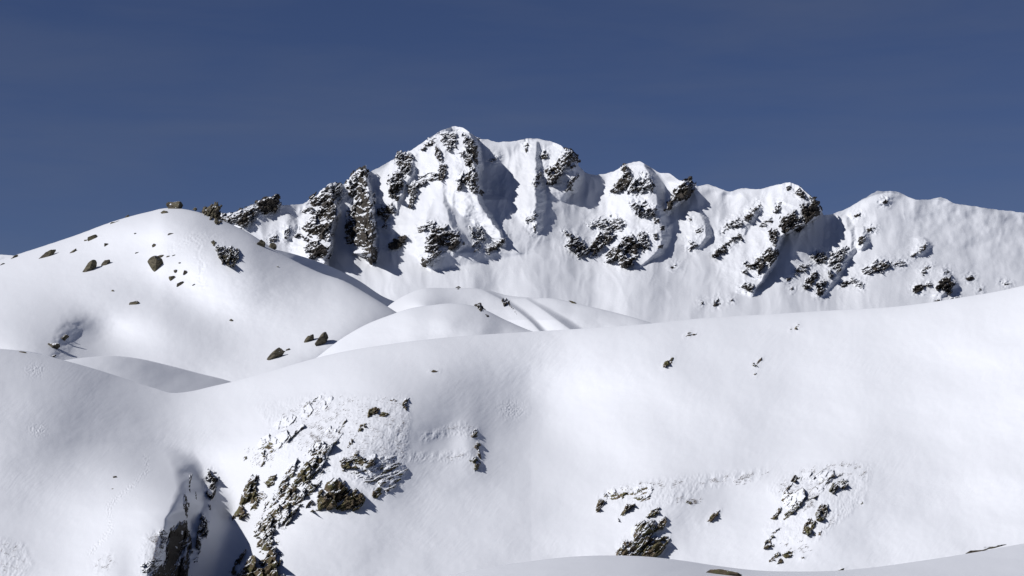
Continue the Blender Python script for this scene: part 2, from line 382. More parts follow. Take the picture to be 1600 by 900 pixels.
 (z4((448,592),(470,555),(490,520),(520,518),(525,545),(500,580),(470,598)), "dark round faced rock at the lower left of the first right band", 11, 50, -.04),
 (z4((525,570),(555,560),(570,565),(560,600),(545,640),(518,635),(520,605)), "lowest dark rock of the first right band, beside its small shadow", 11, 60, -.02),
 (z4((360,553),(372,543),(388,548),(380,563),(364,565)), "tiny lone rock left of the first right band", 5, 20, -.05),
 (z4((385,598),(398,595),(395,612),(386,612)), "tiny rock below the first right band's left end", 4, 20, -.05),
 (z4((735,350),(755,330),(772,325),(772,352),(755,370),(738,376)), "small dark rock halfway up the right slope with a shadow at its side", 9, 55, -.05),
 (z4((780,295),(800,280),(828,288),(812,300),(788,308)), "small flat rock just above the shadowed one on the right slope", 6, -20, -.02),
 (z4((712,222),(730,210),(748,210),(742,222),(720,232)), "small tilted rock high on the right slope under the ridge", 6, -20, -.05),
 (z4((862,152),(878,138),(892,145),(885,160),(866,162)), "tiny rock notch right below the rounded right top", 5, -20, -.05),
 (z4((765,505),(800,485),(850,452),(895,465),(900,490),(865,515),(835,505),(800,525),(778,528)), "broken rock cluster in the middle of the right slope", 9, 30, .05),
 (z4((910,465),(960,460),(990,472),(960,485),(915,482)), "faint frosted rock right of the broken cluster", 5, 0, .13),
 (z4((635,568),(670,560),(700,565),(685,585),(650,592)), "low brown rock patch under the broken cluster", 7, 10, .02),
 (z4((690,550),(725,548),(765,580),(755,600),(720,590)), "frosted speckled patch just right of the low brown rock patch", 5, 10, .14),
 (z4((1015,435),(1040,410),(1062,390),(1085,372),(1098,380),(1085,400),(1050,412),(1028,435)), "diagonal dark rock on the right slope with a snow furrow above", 9, -35, .0),
 (z4((1065,505),(1085,488),(1120,487),(1105,505),(1080,530),(1070,525)), "frosted rock above the two dark ones on the far right", 6, 20, .09),
 (z4((1180,520),(1200,505),(1215,515),(1195,530)), "tiny rock right above the rightmost dark block", 4, 20, .03),
 (z4((1020,602),(1040,585),(1062,578),(1085,592),(1065,612),(1040,623),(1022,618)), "brown oval rock, left one of the low pair on the right slope", 10, 10, -.08),
 (z4((1085,575),(1110,568),(1130,580),(1110,592),(1090,592)), "snowy link between the low pair of dark rocks on the right slope", 6, 0, .08),
 (z4((1135,600),(1155,578),(1185,548),(1215,545),(1222,565),(1238,572),(1232,598),(1205,627),(1190,615),(1205,590),(1150,612)), "largest black rock of the low pair on the right slope", 13, 40, -.08),
 (z4((1298,548),(1318,535),(1335,538),(1340,555),(1310,560)), "small dark rock with shadow right of the low pair", 7, 10, -.08),
 (z4((1130,668),(1150,655),(1170,660),(1155,675),(1135,676)), "thin rock fleck right at the foot of the right slope", 5, -10, .0),
 (z4((1205,660),(1245,645),(1270,648),(1240,662),(1210,668)), "frosted strip at the foot of the right slope where it meets the near snow", 4, -10, .1),
 (z4((1480,570),(1505,570),(1532,578),(1500,586)), "faint frosted rock near the far right end of the peak slope", 4, 0, .08),
 (z4((1360,605),(1375,600),(1380,612),(1365,614)), "tiny speck of rock near the foot of the far right slope", 4, 0, .0),
]
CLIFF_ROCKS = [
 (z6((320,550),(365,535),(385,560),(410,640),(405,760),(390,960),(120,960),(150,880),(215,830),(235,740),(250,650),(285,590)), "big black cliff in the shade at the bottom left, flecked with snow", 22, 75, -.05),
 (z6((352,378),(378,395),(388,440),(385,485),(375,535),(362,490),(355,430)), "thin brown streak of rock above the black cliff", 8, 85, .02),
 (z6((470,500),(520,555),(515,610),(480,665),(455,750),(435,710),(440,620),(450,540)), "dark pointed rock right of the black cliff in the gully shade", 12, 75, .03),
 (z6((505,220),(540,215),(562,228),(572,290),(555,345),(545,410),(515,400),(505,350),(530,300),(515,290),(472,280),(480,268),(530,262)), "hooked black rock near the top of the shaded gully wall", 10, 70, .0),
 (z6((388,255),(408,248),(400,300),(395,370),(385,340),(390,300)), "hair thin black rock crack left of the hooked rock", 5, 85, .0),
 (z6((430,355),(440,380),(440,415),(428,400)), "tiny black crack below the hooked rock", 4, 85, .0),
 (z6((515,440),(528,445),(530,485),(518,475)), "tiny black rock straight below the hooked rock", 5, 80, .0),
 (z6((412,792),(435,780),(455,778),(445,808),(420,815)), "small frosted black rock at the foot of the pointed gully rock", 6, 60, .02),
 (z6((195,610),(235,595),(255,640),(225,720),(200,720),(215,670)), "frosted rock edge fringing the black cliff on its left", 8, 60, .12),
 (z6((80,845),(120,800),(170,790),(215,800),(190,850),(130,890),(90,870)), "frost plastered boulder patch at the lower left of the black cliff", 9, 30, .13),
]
SLOPE_ROCKS = [
 (z7((160,700),(185,645),(270,585),(300,640),(262,700),(300,770),(250,775),(195,745)), "snow streaked slab between the striped ramp and the broad brown rock", 6, 56, .08),
 (z7((300,440),(345,370),(400,330),(470,250),(560,190),(600,195),(545,290),(505,350),(500,400),(440,560),(330,640),(255,700),(205,730),(160,725),(175,640),(240,540)), "long diagonal ramp of striped slabs half buried in snow on the rocky knoll", 5, 56, .11),
 (z7((185,300),(250,200),(320,140),(400,90),(490,50),(560,60),(520,120),(430,190),(340,260),(280,330),(230,370)), "thinly snowed grooved rock at the upper left of the rocky knoll", 3, 50, .25),
 (z7((480,450),(420,520),(390,580),(350,640),(300,690),(330,620),(380,520),(440,450)), "frosted rubble strip between the striped ramp and the large black rock", 4, 55, .12),
 (z7((610,400),(740,330),(860,340),(890,400),(830,490),(790,520),(740,470),(660,450)), "frosted rough rock right of the brown pointed rock", 4, 30, .2),
 (z8((150,300),(240,265),(330,255),(420,255),(380,330),(330,350),(270,330),(200,345)), "snow dusted ledge joining the slim rock and the tapering rock", 3, 25, .17),
 (z8((1075,340),(1100,250),(1180,190),(1300,170),(1420,190),(1330,230),(1290,300),(1200,330),(1140,400),(1080,430)), "thinly snowed grooved rock forming the upper left of the right outcrop", 3, 45, .23),
 (z7((58,885),(70,850),(98,812),(128,772),(134,778),(112,830),(84,890),(66,900)), "thin dark curved gap of rock and ice along the foot of the gully", 5, 60, -.05),
 (z7((118,510),(150,432),(185,430),(182,480),(195,530),(195,580),(150,605),(75,640),(72,610),(100,560)), "olive wedge shaped rock on the gully edge, right of the deep shadow", 16, 60, -.06),
 (z7((222,455),(250,425),(275,422),(262,470),(230,482)), "small olive rock beside the wedge shaped one", 9, 40, -.04),
 (z7((175,500),(215,505),(235,525),(215,545),(185,545)), "snowy rubble between the wedge rock and the striped slabs", 6, 40, .12),
 (z7((415,360),(450,350),(495,335),(500,375),(445,445),(385,488),(345,520),(322,505),(350,445),(388,400)), "long brown slab in the middle of the striped rock ramp", 12, 55, -.05),
 (z7((300,450),(325,415),(335,440),(320,490),(290,520),(262,560),(255,545),(280,490)), "narrow olive slab left of the long brown slab", 8, 58, .01),
 (z7((390,490),(375,530),(335,585),(270,650),(240,690),(255,640),(300,575),(345,520)), "narrow striped slab below the long brown slab", 8, 55, .04),
 (z7((175,660),(220,625),(270,592),(275,630),(225,680),(190,700),(170,690)), "olive and white striped slab where the ramp turns to the gully", 10, 50, .0),
 (z7((190,730),(235,712),(250,750),(285,800),(300,835),(300,880),(340,930),(60,960),(85,900),(125,850),(155,790)), "broad brown rock at the bottom edge, lowest of the striped ramp", 18, 55, -.04),
 (z7((285,770),(305,800),(300,850),(285,830)), "frosted right rim of the broad brown rock at the bottom edge", 6, 60, .1),
 (z7((460,535),(500,465),(560,430),(600,452),(618,485),(592,535),(545,578),(480,598),(430,600),(425,585),(455,580)), "large black rock with snow speckles left of the rounded green one", 20, 50, -.06),
 (z7((602,520),(640,493),(670,505),(686,530),(680,558),(640,585),(562,598),(592,550)), "rounded mossy green rock under the black one", 17, 45, -.14),
 (z7((640,308),(660,330),(695,345),(735,350),(738,378),(700,402),(665,385),(640,400),(585,402),(575,375),(605,345),(638,345)), "brown pointed rock above the large black one", 12, 30, -.02),
 (z7((575,375),(590,340),(605,345),(590,370),(580,400)), "thin rock edge left of the brown pointed rock", 7, 60, .0),
 (z7((698,152),(712,115),(735,103),(765,118),(742,140)), "dark triangular rock near the top of the rocky knoll", 11, 40, -.1),
 (z7((760,138),(785,130),(806,142),(785,152),(760,150)), "flat dark rock right of the triangular one", 8, 0, -.08),
 (z7((650,220),(672,195),(692,183),(705,200),(685,210),(660,230)), "small peaked rock between triangular rock and brown pointed rock", 8, -30, -.04),
 (z7((608,290),(625,258),(642,250),(630,285),(612,300)), "narrow leaning rock below the small peaked one", 6, -55, .0),
 (z7((728,505),(755,480),(768,490),(770,512),(745,533),(725,528)), "small mossy rock right of the rounded green one", 8, 40, -.06),
 (z7((800,470),(820,465),(828,480),(808,490)), "tiny rock at the right end of the rocky knoll", 5, 30, .0),
 (z7((862,92),(880,72),(897,68),(890,95),(885,125),(870,112)), "frosted small rock at the knoll's top right with a short shadow", 8, 70, .0),
 (z7((805,75),(825,67),(842,78),(828,86)), "flat dark rock on the very top of the knoll", 6, 0, -.02),
 (z7((505,225),(480,265),(450,305),(425,335),(435,310),(465,270),(495,232)), "thin black streak of slab high on the striped ramp", 5, 58, .03),
 (z7((615,160),(590,200),(568,235),(560,232),(585,195),(605,160)), "thin black streak of slab right of the high one", 5, 60, .03),
 (z7((490,60),(440,85),(400,115),(370,150),(362,148),(395,108),(440,75)), "thin curved rock seam at the knoll's upper left rim", 4, 45, .05),
 (z7((410,165),(420,145),(435,135),(428,155),(415,168)), "small dark rock under the curved seam", 5, 50, -.03),
 (z7((118,355),(125,338),(140,335),(138,350),(122,362)), "small olive rock left above the wedge shaped rock", 6, 50, -.05),
 (z7((195,390),(215,350),(245,320),(235,350),(210,385)), "striped rock strip above the wedge shaped rock", 5, 55, .04),
 (zp((735,290),(745,240),(790,230),(802,262),(785,320),(755,330),(722,318),(715,295)), "topmost rock of the lone vertical row with a blue shadow", 9, 60, -.01),
 (zp((770,395),(800,380),(830,380),(835,420),(810,432),(815,480),(838,540),(840,590),(815,560),(795,490),(768,440)), "thin curved rock in the middle of the lone vertical row", 8, 75, -.02),
 (zp((740,560),(790,545),(805,590),(830,600),(828,665),(800,700),(765,725),(755,690),(760,640),(730,600)), "lowest rock of the lone vertical row, mossy and pointed", 9, 60, -.02),
 (zp((695,600),(720,585),(732,598),(712,612)), "tiny rock left of the lone vertical row's foot", 4, 20, -.03),
 (z8((152,300),(165,312),(150,350),(128,385),(100,398),(118,350)), "slim olive rock at the left end of the lower right outcrops", 9, 60, -.02),
 (z8((190,300),(225,295),(245,305),(235,320),(200,318)), "small dark rock right beside the slim olive one", 6, 0, .03),
 (z8((270,345),(312,340),(300,372),(262,400),(230,448),(222,430),(245,385)), "dark tapering rock above the big mossy crag", 10, 55, .0),
 (z8((318,275),(330,265),(322,295),(300,322),(298,312)), "thin curved rock above the tapering one", 5, 60, .0),
 (z8((370,415),(400,390),(432,372),(435,402),(400,425),(355,430)), "upper left block of the big mossy crag", 10, 35, .0),
 (z8((300,480),(315,455),(375,440),(410,450),(420,480),(385,520),(370,570),(330,620),(325,660),(205,660),(218,580),(235,540),(300,540)), "big mossy crag rising behind the near snow edge", 18, 55, .0),
 (z8((440,440),(468,418),(475,450),(455,485),(412,502),(415,470)), "upper right block of the big mossy crag", 11, 40, -.04),
 (z8((385,545),(440,525),(480,528),(492,545),(465,585),(420,630),(400,660),(335,660),(345,600)), "flat topped lower right block of the big mossy crag", 14, 40, -.06),
 (z8((685,457),(695,425),(720,405),(750,390),(745,408),(722,425),(705,448)), "small lone pointed rock between the two lower right outcrops", 9, 50, -.08),
 (z8((558,350),(580,343),(602,350),(600,362),(582,355)), "thin arched rock above the lone pointed rock", 5, 0, -.05),
 (z8((1185,470),(1200,445),(1225,430),(1245,450),(1245,480),(1215,525),(1182,510)), "dark lower block of the long leaning rock at the lower right", 12, 60, -.04),
 (z8((1250,400),(1272,360),(1310,355),(1310,400),(1285,440),(1252,445)), "dark upper block of the long leaning rock at the lower right", 11, 55, .0),
 (z8((1308,300),(1320,265),(1355,232),(1405,225),(1420,240),(1410,275),(1365,270),(1340,310)), "frosted round head of the right outcrop", 9, 55, .06),
 (z8((1258,272),(1268,250),(1282,242),(1275,265)), "tiny peaked rock left of the frosted round head", 5, 50, -.05),
 (z8((1075,300),(1095,262),(1125,232),(1180,188),(1150,232),(1118,262),(1100,285)), "curved seam of rock at the upper left of the right outcrop", 6, 50, .04),
 (z8((1078,335),(1100,318),(1108,300),(1130,290),(1115,320),(1095,338)), "short dark rock in the middle left of the right outcrop", 6, 40, .03),
 (z8((1015,435),(1035,408),(1070,365),(1075,380),(1050,415),(1040,442)), "small olive rock on the left rim of the right outcrop", 7, 50, .0),
 (z8((1078,440),(1095,415),(1120,410),(1115,425),(1090,440)), "small rock next to the olive one on the left rim", 5, 30, .0),
 (z8((1112,398),(1130,360),(1180,335),(1230,312),(1262,310),(1240,330),(1190,350),(1145,380),(1120,400)), "frosted ledge in the middle of the right outcrop", 5, 20, .1),
 (z8((975,595),(985,550),(1008,535),(1015,555),(1030,575),(1000,590)), "olive rock low on the left rim of the right outcrop", 8, 60, -.02),
 (z8((1008,540),(1030,500),(1068,475),(1045,510),(1020,545)), "frosted crest above the low olive rock", 5, 50, .09),
 (z8((1005,662),(1030,625),(1055,605),(1060,620),(1035,650)), "left sliver of the bottom rocks of the right outcrop", 6, 50, .0),
 (z8((1072,615),(1100,605),(1132,602),(1125,630),(1085,640)), "mossy block among the bottom rocks of the right outcrop", 8, 30, -.05),
 (z8((1045,675),(1055,640),(1078,645),(1082,660)), "lowest dark wedge of the right outcrop", 7, 40, -.06),
 (z8((1235,515),(1245,505),(1250,520),(1240,528)), "tiny rock right of the long leaning rock's foot", 4, 30, .0),
 (z8((1265,505),(1282,495),(1272,525),(1262,522)), "small dark prong right of the long leaning rock's foot", 5, 50, .0),
 (z8((1170,635),(1185,630),(1190,640),(1175,643)), "tiny stone right of the bottom rocks of the right outcrop", 4, 0, -.05),
 (z8((1362,708),(1378,692),(1400,690),(1392,708)), "small dark rock just above the near snow edge at the lower right", 6, 20, -.02),
 (z8((1480,355),(1490,345),(1496,355),(1485,362)), "tiny stone far right of the right outcrop", 4, 0, .0),
 (zr((368,247),(400,228),(450,220),(475,215),(470,230),(440,232),(395,240)), "pair of thin dark slabs near the top edge of the wide slope", 6, -15, -.02),
 (zr((385,222),(405,210),(440,206),(435,215),(400,222)), "upper thin slab of the pair near the wide slope's top edge", 5, -15, -.02),
 (zr((185,490),(200,465),(235,445),(255,420),(278,420),(268,445),(265,465),(235,490),(205,508),(190,505)), "olive and black rock on the open slope, left of two", 9, 45, -.1),
 (zr((932,490),(948,468),(975,462),(1000,430),(1015,422),(1010,440),(985,465),(980,488),(945,498)), "slender black rock on the open slope, right of two", 7, 50, -.1),
 (zr((945,560),(960,545),(972,550),(960,568)), "tiny snowy stone under the slender black rock", 4, 30, .03),
 (zr((1295,165),(1308,142),(1328,138),(1325,155),(1310,168),(1310,185),(1285,185)), "small dark hooked rock highest on the open slope", 7, 50, -.08),
 (zr((1248,185),(1255,177),(1268,180),(1262,188)), "tiny stone just left of the small hooked rock", 3, 0, -.08),
 (z9((870,478),(885,474),(915,478),(900,485),(880,484)), "thin dark stone on the smooth slope above the rocky knoll", 5, 0, -.08),
]
DOME_ROCKS = [
 (z9((1100,152),(1118,148),(1130,165),(1138,178),(1125,182),(1108,165)), "dark rock on the right flank of the front snow dome", 10, 60, -.05),
 (z9((1145,195),(1160,198),(1166,208),(1155,211)), "small dark rock just below the one on the front snow dome", 6, 40, -.1),
 (z9((1225,125),(1240,112),(1262,115),(1268,140),(1285,168),(1278,172),(1262,150),(1235,152)), "craggy rock on the right dome with a snow chute below", 10, 60, .0),
 (z9((1290,175),(1300,188),(1305,200),(1292,190)), "tiny rock below the craggy rock on the right dome", 4, 60, .05),
 (z9((1003,68),(1012,62),(1020,68),(1010,72)), "tiny dark stone on the crest of the middle dome", 5, 0, -.05),
]
HILL_ROCKS = [
 (z1((1060,205),(1072,190),(1092,196),(1103,180),(1130,168),(1145,180),(1132,222),(1150,250),(1135,262),(1105,240),(1072,216)), "jagged dark rock standing on the skyline right of the hilltop boulder", 12, 55, -.14),
 (z1((1122,382),(1168,386),(1184,408),(1180,450),(1156,456),(1136,430)), "left block of the rock group on the front shoulder of the left hill", 9, 60, .03),
 (z1((1172,432),(1186,402),(1210,394),(1240,404),(1243,440),(1226,474),(1198,480),(1165,464)), "right block of the rock group on the left hill, casting the longest shadow", 15, 60, .0),
 (z1((1098,360),(1112,353),(1125,362),(1120,378),(1128,385),(1112,380)), "small rock up left of the rock group on the left hill", 8, 40, -.15),
]

def stamp(mask_list, W_=2600, H_=1100, x0=-400, y0=-50, q=2, grow=12):
    M = np.zeros((H_ // q, W_ // q))
    for item in mask_list:
        poly = item[0] if isinstance(item, tuple) else item
        P = np.array(poly); a = P.min(0) - grow - 4; b = P.max(0) + grow + 4
        i0 = max(int((a[1] - y0) / q), 0); i1 = min(int((b[1] - y0) / q) + 1, M.shape[0])
        j0 = max(int((a[0] - x0) / q), 0); j1 = min(int((b[0] - x0) / q) + 1, M.shape[1])
        if i1 <= i0 or j1 <= j0: continue
        yy, xx = np.meshgrid(np.arange(i0, i1) * q + y0, np.arange(j0, j1) * q + x0, indexing='ij')
        m = sst(-grow, 3, polydist(xx.astype(float), yy.astype(float), poly))
        M[i0:i1, j0:j1] = np.maximum(M[i0:i1, j0:j1], m)
    def f(x, y):
        u = np.clip((x - x0) / q, 0, M.shape[1] - 1.01); v = np.clip((y - y0) / q, 0, M.shape[0] - 1.01)
        i = v.astype(int); j = u.astype(int); fu = u - j; fv = v - i
        return (M[i, j] * (1 - fu) + M[i, j + 1] * fu) * (1 - fv) + (M[i + 1, j] * (1 - fu) + M[i + 1, j + 1] * fu) * fv
    return f

# ------------------------------------------------------------ the peak ridge
rough_peak = stamp(PEAK_ROCKS, grow=14)
PEAK_TOP = [(-600, 400), (0, 398), (40, 400), (200, 395), (325, 354), (345, 342), (372, 330), (402, 316), (428, 308), (437, 320), (470, 319), (492, 311), (518, 297),
            (545, 287), (578, 268), (592, 262), (625, 243), (642, 235), (670, 216), (690, 204), (711, 197), (724, 200), (738, 210), (748, 217), (762, 218), (775, 222),
            (800, 221), (830, 216), (852, 219), (876, 227), (886, 238), (901, 255), (914, 269), (925, 273), (945, 272), (965, 265), (982, 255), (999, 252),
            (1014, 260), (1030, 270), (1046, 271), (1060, 281), (1078, 286), (1090, 291), (1106, 288), (1118, 292), (1140, 300), (1158, 294), (1185, 296),
            (1212, 289), (1234, 285), (1249, 291), (1262, 303), (1272, 312), (1282, 325), (1287, 336), (1302, 334), (1325, 325), (1347, 312), (1370, 299), (1400, 299),
            (1430, 312), (1450, 312), (1470, 308), (1492, 318), (1520, 322), (1552, 327), (1580, 330), (1605, 333), (1800, 352), (2000, 380)]
RIBS = [  # (row, column, height) down the crest; left slope; right slope (metres per pixel)
 ([(335, 452, 2), (352, 460, 10), (372, 462, 6)], .5, 1.2),
 ([(300, 522, 14), (330, 530, 46), (350, 524, 60), (385, 518, 66), (406, 512, 50)], 1.1, 4.5),
 ([(268, 575, 12), (300, 580, 46), (345, 586, 74), (396, 584, 72), (402, 584, 20)], 2.6, 5.0),
 ([(240, 643, 6), (265, 646, 24), (290, 632, 28), (330, 618, 22), (350, 612, 8)], .6, 1.6),
 ([(312, 676, 44), (335, 668, 50), (365, 664, 52), (395, 668, 40), (412, 672, 16)], 2.4, .25),
 ([(205, 700, 8), (235, 692, 26), (265, 694, 38), (290, 692, 42), (330, 697, 52), (352, 704, 56), (378, 722, 46), (396, 712, 30), (408, 700, 10)], .45, 1.5),
 ([(207, 737, 24), (230, 745, 66), (265, 746, 80), (296, 747, 76), (320, 756, 70), (345, 772, 58), (372, 790, 40), (388, 796, 12)], .7, 3.0),
 ([(222, 838, 4), (250, 836, 18), (290, 836, 30), (325, 835, 33), (352, 838, 22), (372, 842, 4)], .5, 1.9),
 ([(228, 878, 6), (250, 890, 20), (275, 896, 26), (300, 888, 16), (312, 880, 3)], .45, 1.8),
 ([(255, 1004, 10), (285, 1020, 25), (320, 1026, 30), (350, 1032, 28), (380, 1034, 22), (400, 1020, 14), (415, 1000, 3)], .4, 1.9),
 ([(268, 1050, 10), (290, 1078, 24), (310, 1072, 24), (328, 1050, 14)], .8, 2.2),
 ([(330, 1092, 5), (350, 1100, 16), (368, 1104, 18), (382, 1092, 10)], .4, 1.8),
 ([(325, 1185, 6), (350, 1168, 14), (370, 1160, 14), (390, 1140, 8)], .4, 1.2),
 ([(290, 1252, 14), (308, 1272, 30), (328, 1283, 38), (345, 1268, 38), (362, 1234, 36), (385, 1216, 37), (410, 1211, 37), (432, 1198, 28), (455, 1180, 12)], .45, 3.0),
 ([(340, 1322, 4), (358, 1326, 10), (385, 1328, 15), (410, 1316, 14), (435, 1302, 11), (462, 1284, 3)], .35, 1.5),
 ([(355, 1350, 4), (378, 1351, 12), (388, 1345, 6)], .4, 1.4),
 ([(372, 1440, 4), (384, 1450, 9), (396, 1440, 5)], .4, 1.2),
 ([(420, 1470, 6), (445, 1480, 16), (460, 1470, 8)], .3, .9),
]
def peak_relief(x, y, t):
    wob = 4.5 * fbm(x / 22, y / 18, 31, 4, .55)
    wobx = x + wob * sst(0.02, .15, t)
    R = np.zeros_like(x) - 2
    for pts, sl, sr in RIBS:
        R = ridge_max(wobx + (4 if sr >= 2 else 0), y, R, pts, sl, sr * 2.4 if sr >= 2 else sr)
    up = np.clip(1 - t, 0, 1)
    body = np.clip(1.5 * up, 0, 1) * sst(0, .05, t) * (1 - .7 * sst(1300, 1400, x))
    # gullies and spurs between the ribs
    R = R + body * (9 * fbm(x / 60, y / 90, 3, 3) + 3.0 * ridged(x / 34 + .3 * fbm(x / 40, y / 40, 8, 2), y / 60, 4, 2))
    # fluted aprons
    warp = 14 * fbm(x / 120, y / 90, 12, 2)
    fl = sst(.45, .8, t)
    R = R + fl * (5.0 * fbm((x + warp) / 60, y / 260, 21, 2) + 1.2 * ridged((x + warp) / 30, y / 240, 22, 1) * sst(1000, 1080, x))
    R = R + .22 * fbm((x + warp) / 9, y / 60, 23, 2)
    rg = rough_peak(x, y)
    R = R + rg * (3.8 * ridged(x / 12, y / 9, 41, 4, .6) + 2.0 * fbm(x / 5, y / 4, 43, 3, .6))
    # soft lumps of the right-hand slope
    R = R + sst(1330, 1420, x) * up * (5 * fbm(x / 60, y / 42, 51, 2) + 1.3 * fbm(x / 18, y / 16, 52, 2))
    # apron cones under the buttresses
    for c in ((640, 455, 50, 40, 12), (735, 440, 45, 50, 14), (830, 450, 40, 60, 12), (960, 455, 60, 40, 14), (1110, 460, 45, 50, 12), (1010, 440, 30, 40, 8)):
        R = R + bump(x, y, *c)
    return R
peak = Layer('mountain', PEAK_TOP,
             [(-600, 2500), (350, 2380), (500, 2420), (720, 2480), (1000, 2440), (1300, 2400), (1600, 2420), (2000, 2500)],
             [(-600, 1950), (350, 1980), (700, 2000), (1100, 2010), (1600, 2040), (2000, 2050)], 540,
             lambda t: 0.28 * t + 0.72 * t ** 1.7, peak_relief, x0=-300, x1=1900, dx=1.1, n=330, jag=1.0, back=1.0)

# ------------------------------------------------------------ the left hill and the ground behind it
HILL_TOP = [(-600, 560), (-300, 480), (0, 406), (60, 387), (120, 367), (180, 345), (232, 331), (262, 325), (300, 329), (330, 338), (360, 350), (392, 366),
            (420, 384), (450, 402), (500, 426), (540, 440), (575, 460), (604, 478), (640, 500), (800, 560), (1000, 600), (2000, 620)]
def hill_relief(x, y, t):
    R = bump(x, y, 360, 400, 130, 45, 22, 18) + bump(x, y, 250, 345, 150, 30, 20, -5)
    R = R + bump(x, y, 30, 545, 115, 62, 70, 8) - bump(x, y, 170, 520, 60, 50, 26)       # mound at the left edge and its hollow
    R = R - 22 * sst(84, 130, x + .35 * (y - 520) + 5 * fbm(x / 20, y / 14, 64, 3)) * np.exp(-(np.maximum(x - 140, 0) / 95) ** 2 - ((y - 530) / 28) ** 2)
    R = R - bump(x, y, 300, 480, 130, 45, 28, 25) + bump(x, y, 500, 545, 170, 45, 38, -28)
    for pts, am in (([(300, 372), (312, 385), (308, 400), (318, 412), (312, 428), (314, 446)], .35), ([(250, 400), (275, 385), (305, 372), (335, 372), (352, 384)], .25)):
        P = np.full(x.shape, 1e9)
        for (ax, ay), (bx, by) in zip(pts[:-1], pts[1:]):
            e = np.array([bx - ax, by - ay]); q = np.clip(((x - ax) * e[0] + (y - ay) * e[1]) / (e @ e), 0, 1)
            P = np.minimum(P, np.hypot(x - ax - q * e[0] + 2 * fbm(x / 9, y / 9, 67, 2), y - ay - q * e[1]))
        R = R - am * np.exp(-(P / 1.8) ** 2) + .5 * np.exp(-(P / 9) ** 2) * fbm(x / 4, y / 3, 68, 2)
    R = R + 3 * fbm(x / 130, y / 90, 61, 2) + 0.4 * fbm(x / 22, y / 15, 62, 3)
    return R
hill = Layer('hill', HILL_TOP, [(-600, 1480), (0, 1430), (270, 1410), (400, 1350), (500, 1290), (600, 1230), (640, 1210), (860, 1180), (2000, 1200)],
             [(-600, 1000), (0, 1040), (300, 1040), (640, 1060), (2000, 1100)], 625,
             lambda t: 0.45 * t + 0.55 * np.sqrt(t + .002), hill_relief, x0=-260, x1=860, dx=1.3, n=230, jag=.25)
BACK_TOP = [(-600, 470), (380, 385), (420, 388), (470, 400), (520, 418), (560, 438), (600, 464), (625, 474), (700, 500), (2000, 560)]
back = Layer('snow_slope', BACK_TOP, [(-600, 1500), (400, 1560), (520, 1640), (620, 1800), (700, 2000), (2000, 2400)],
             [(-600, 1350), (400, 1420), (520, 1490), (620, 1640), (700, 1840), (2000, 2300)], 560, lambda t: t,
             lambda x, y, t: 2 * fbm(x / 50, y / 30, 66, 3), x0=380, x1=760, dx=2, n=80)

# ------------------------------------------------------------ the domes in the middle
D2_TOP = [(-600, 700), (500, 540), (590, 492), (612, 474), (640, 458), (668, 450), (700, 450), (735, 450), (760, 453), (790, 461), (830, 465), (870, 467), (900, 474),
          (935, 482), (975, 492), (1010, 502), (1060, 520), (2000, 620)]
def dome2_relief(x, y, t):
    R = bump(x, y, 665, 478, 46, 26, 26) + 4 * fbm(x / 70, y / 36, 71, 2)
    R = ridge_max(x, y, R, [(452, 752, 3), (468, 783, 10), (484, 806, 18), (500, 826, 22), (525, 850, 20)], .3, 1.6, c=10, blend=8)
    R = ridge_max(x, y, R, [(467, 822, 3), (482, 845, 10), (500, 870, 18), (525, 905, 18)], .3, 1.2, c=12, blend=8)
    return R + .25 * fbm(x / 14, y / 10, 72, 3)
dome2 = Layer('snow_dome', D2_TOP, [(-600, 1280), (600, 1270), (760, 1260), (1000, 1180), (2000, 1150)], [(-600, 1080), (2000, 1080)], 600,
              lambda t: 0.68 * t + 0.32 * np.sqrt(t + .002), dome2_relief, x0=480, x1=1200, dx=1.2, n=170)
D1_TOP = [(-600, 800), (380, 640), (480, 570), (540, 525), (570, 508), (610, 492), (640, 482), (672, 477), (705, 474), (730, 476), (750, 481), (790, 500), (830, 517), (870, 528), (1000, 570), (2000, 700)]
dome1 = Layer('snow_dome', D1_TOP, [(-600, 1060), (600, 1050), (720, 1040), (870, 985), (2000, 960)], [(-600, 860), (2000, 860)], 650,
              lambda t: 0.68 * t + 0.32 * np.sqrt(t + .002),
              lambda x, y, t: 3 * fbm(x / 80, y / 45, 75, 2) + .2 * fbm(x / 14, y / 10, 76, 3) + bump(x, y, 690, 500, 70, 30, 16), x0=330, x1=1050, dx=1.3, n=150)
LOW_TOP = [(-600, 640), (-100, 600), (60, 572), (100, 563), (140, 558), (175, 556), (215, 560), (260, 570), (310, 583), (360, 596), (420, 622), (600, 700)]
low = Layer('snow_dome', LOW_TOP, [(-600, 900), (100, 900), (360, 930), (600, 960)], [(-600, 780), (600, 800)], 680,
            lambda t: 0.68 * t + 0.32 * np.sqrt(t + .002),
            lambda x, y, t: 1.0 * fbm(x / 60, y / 30, 78, 2) + .12 * fbm(x / 12, y / 9, 79, 3) - .12 * (x - 100), x0=-260, x1=560, dx=2, n=90)

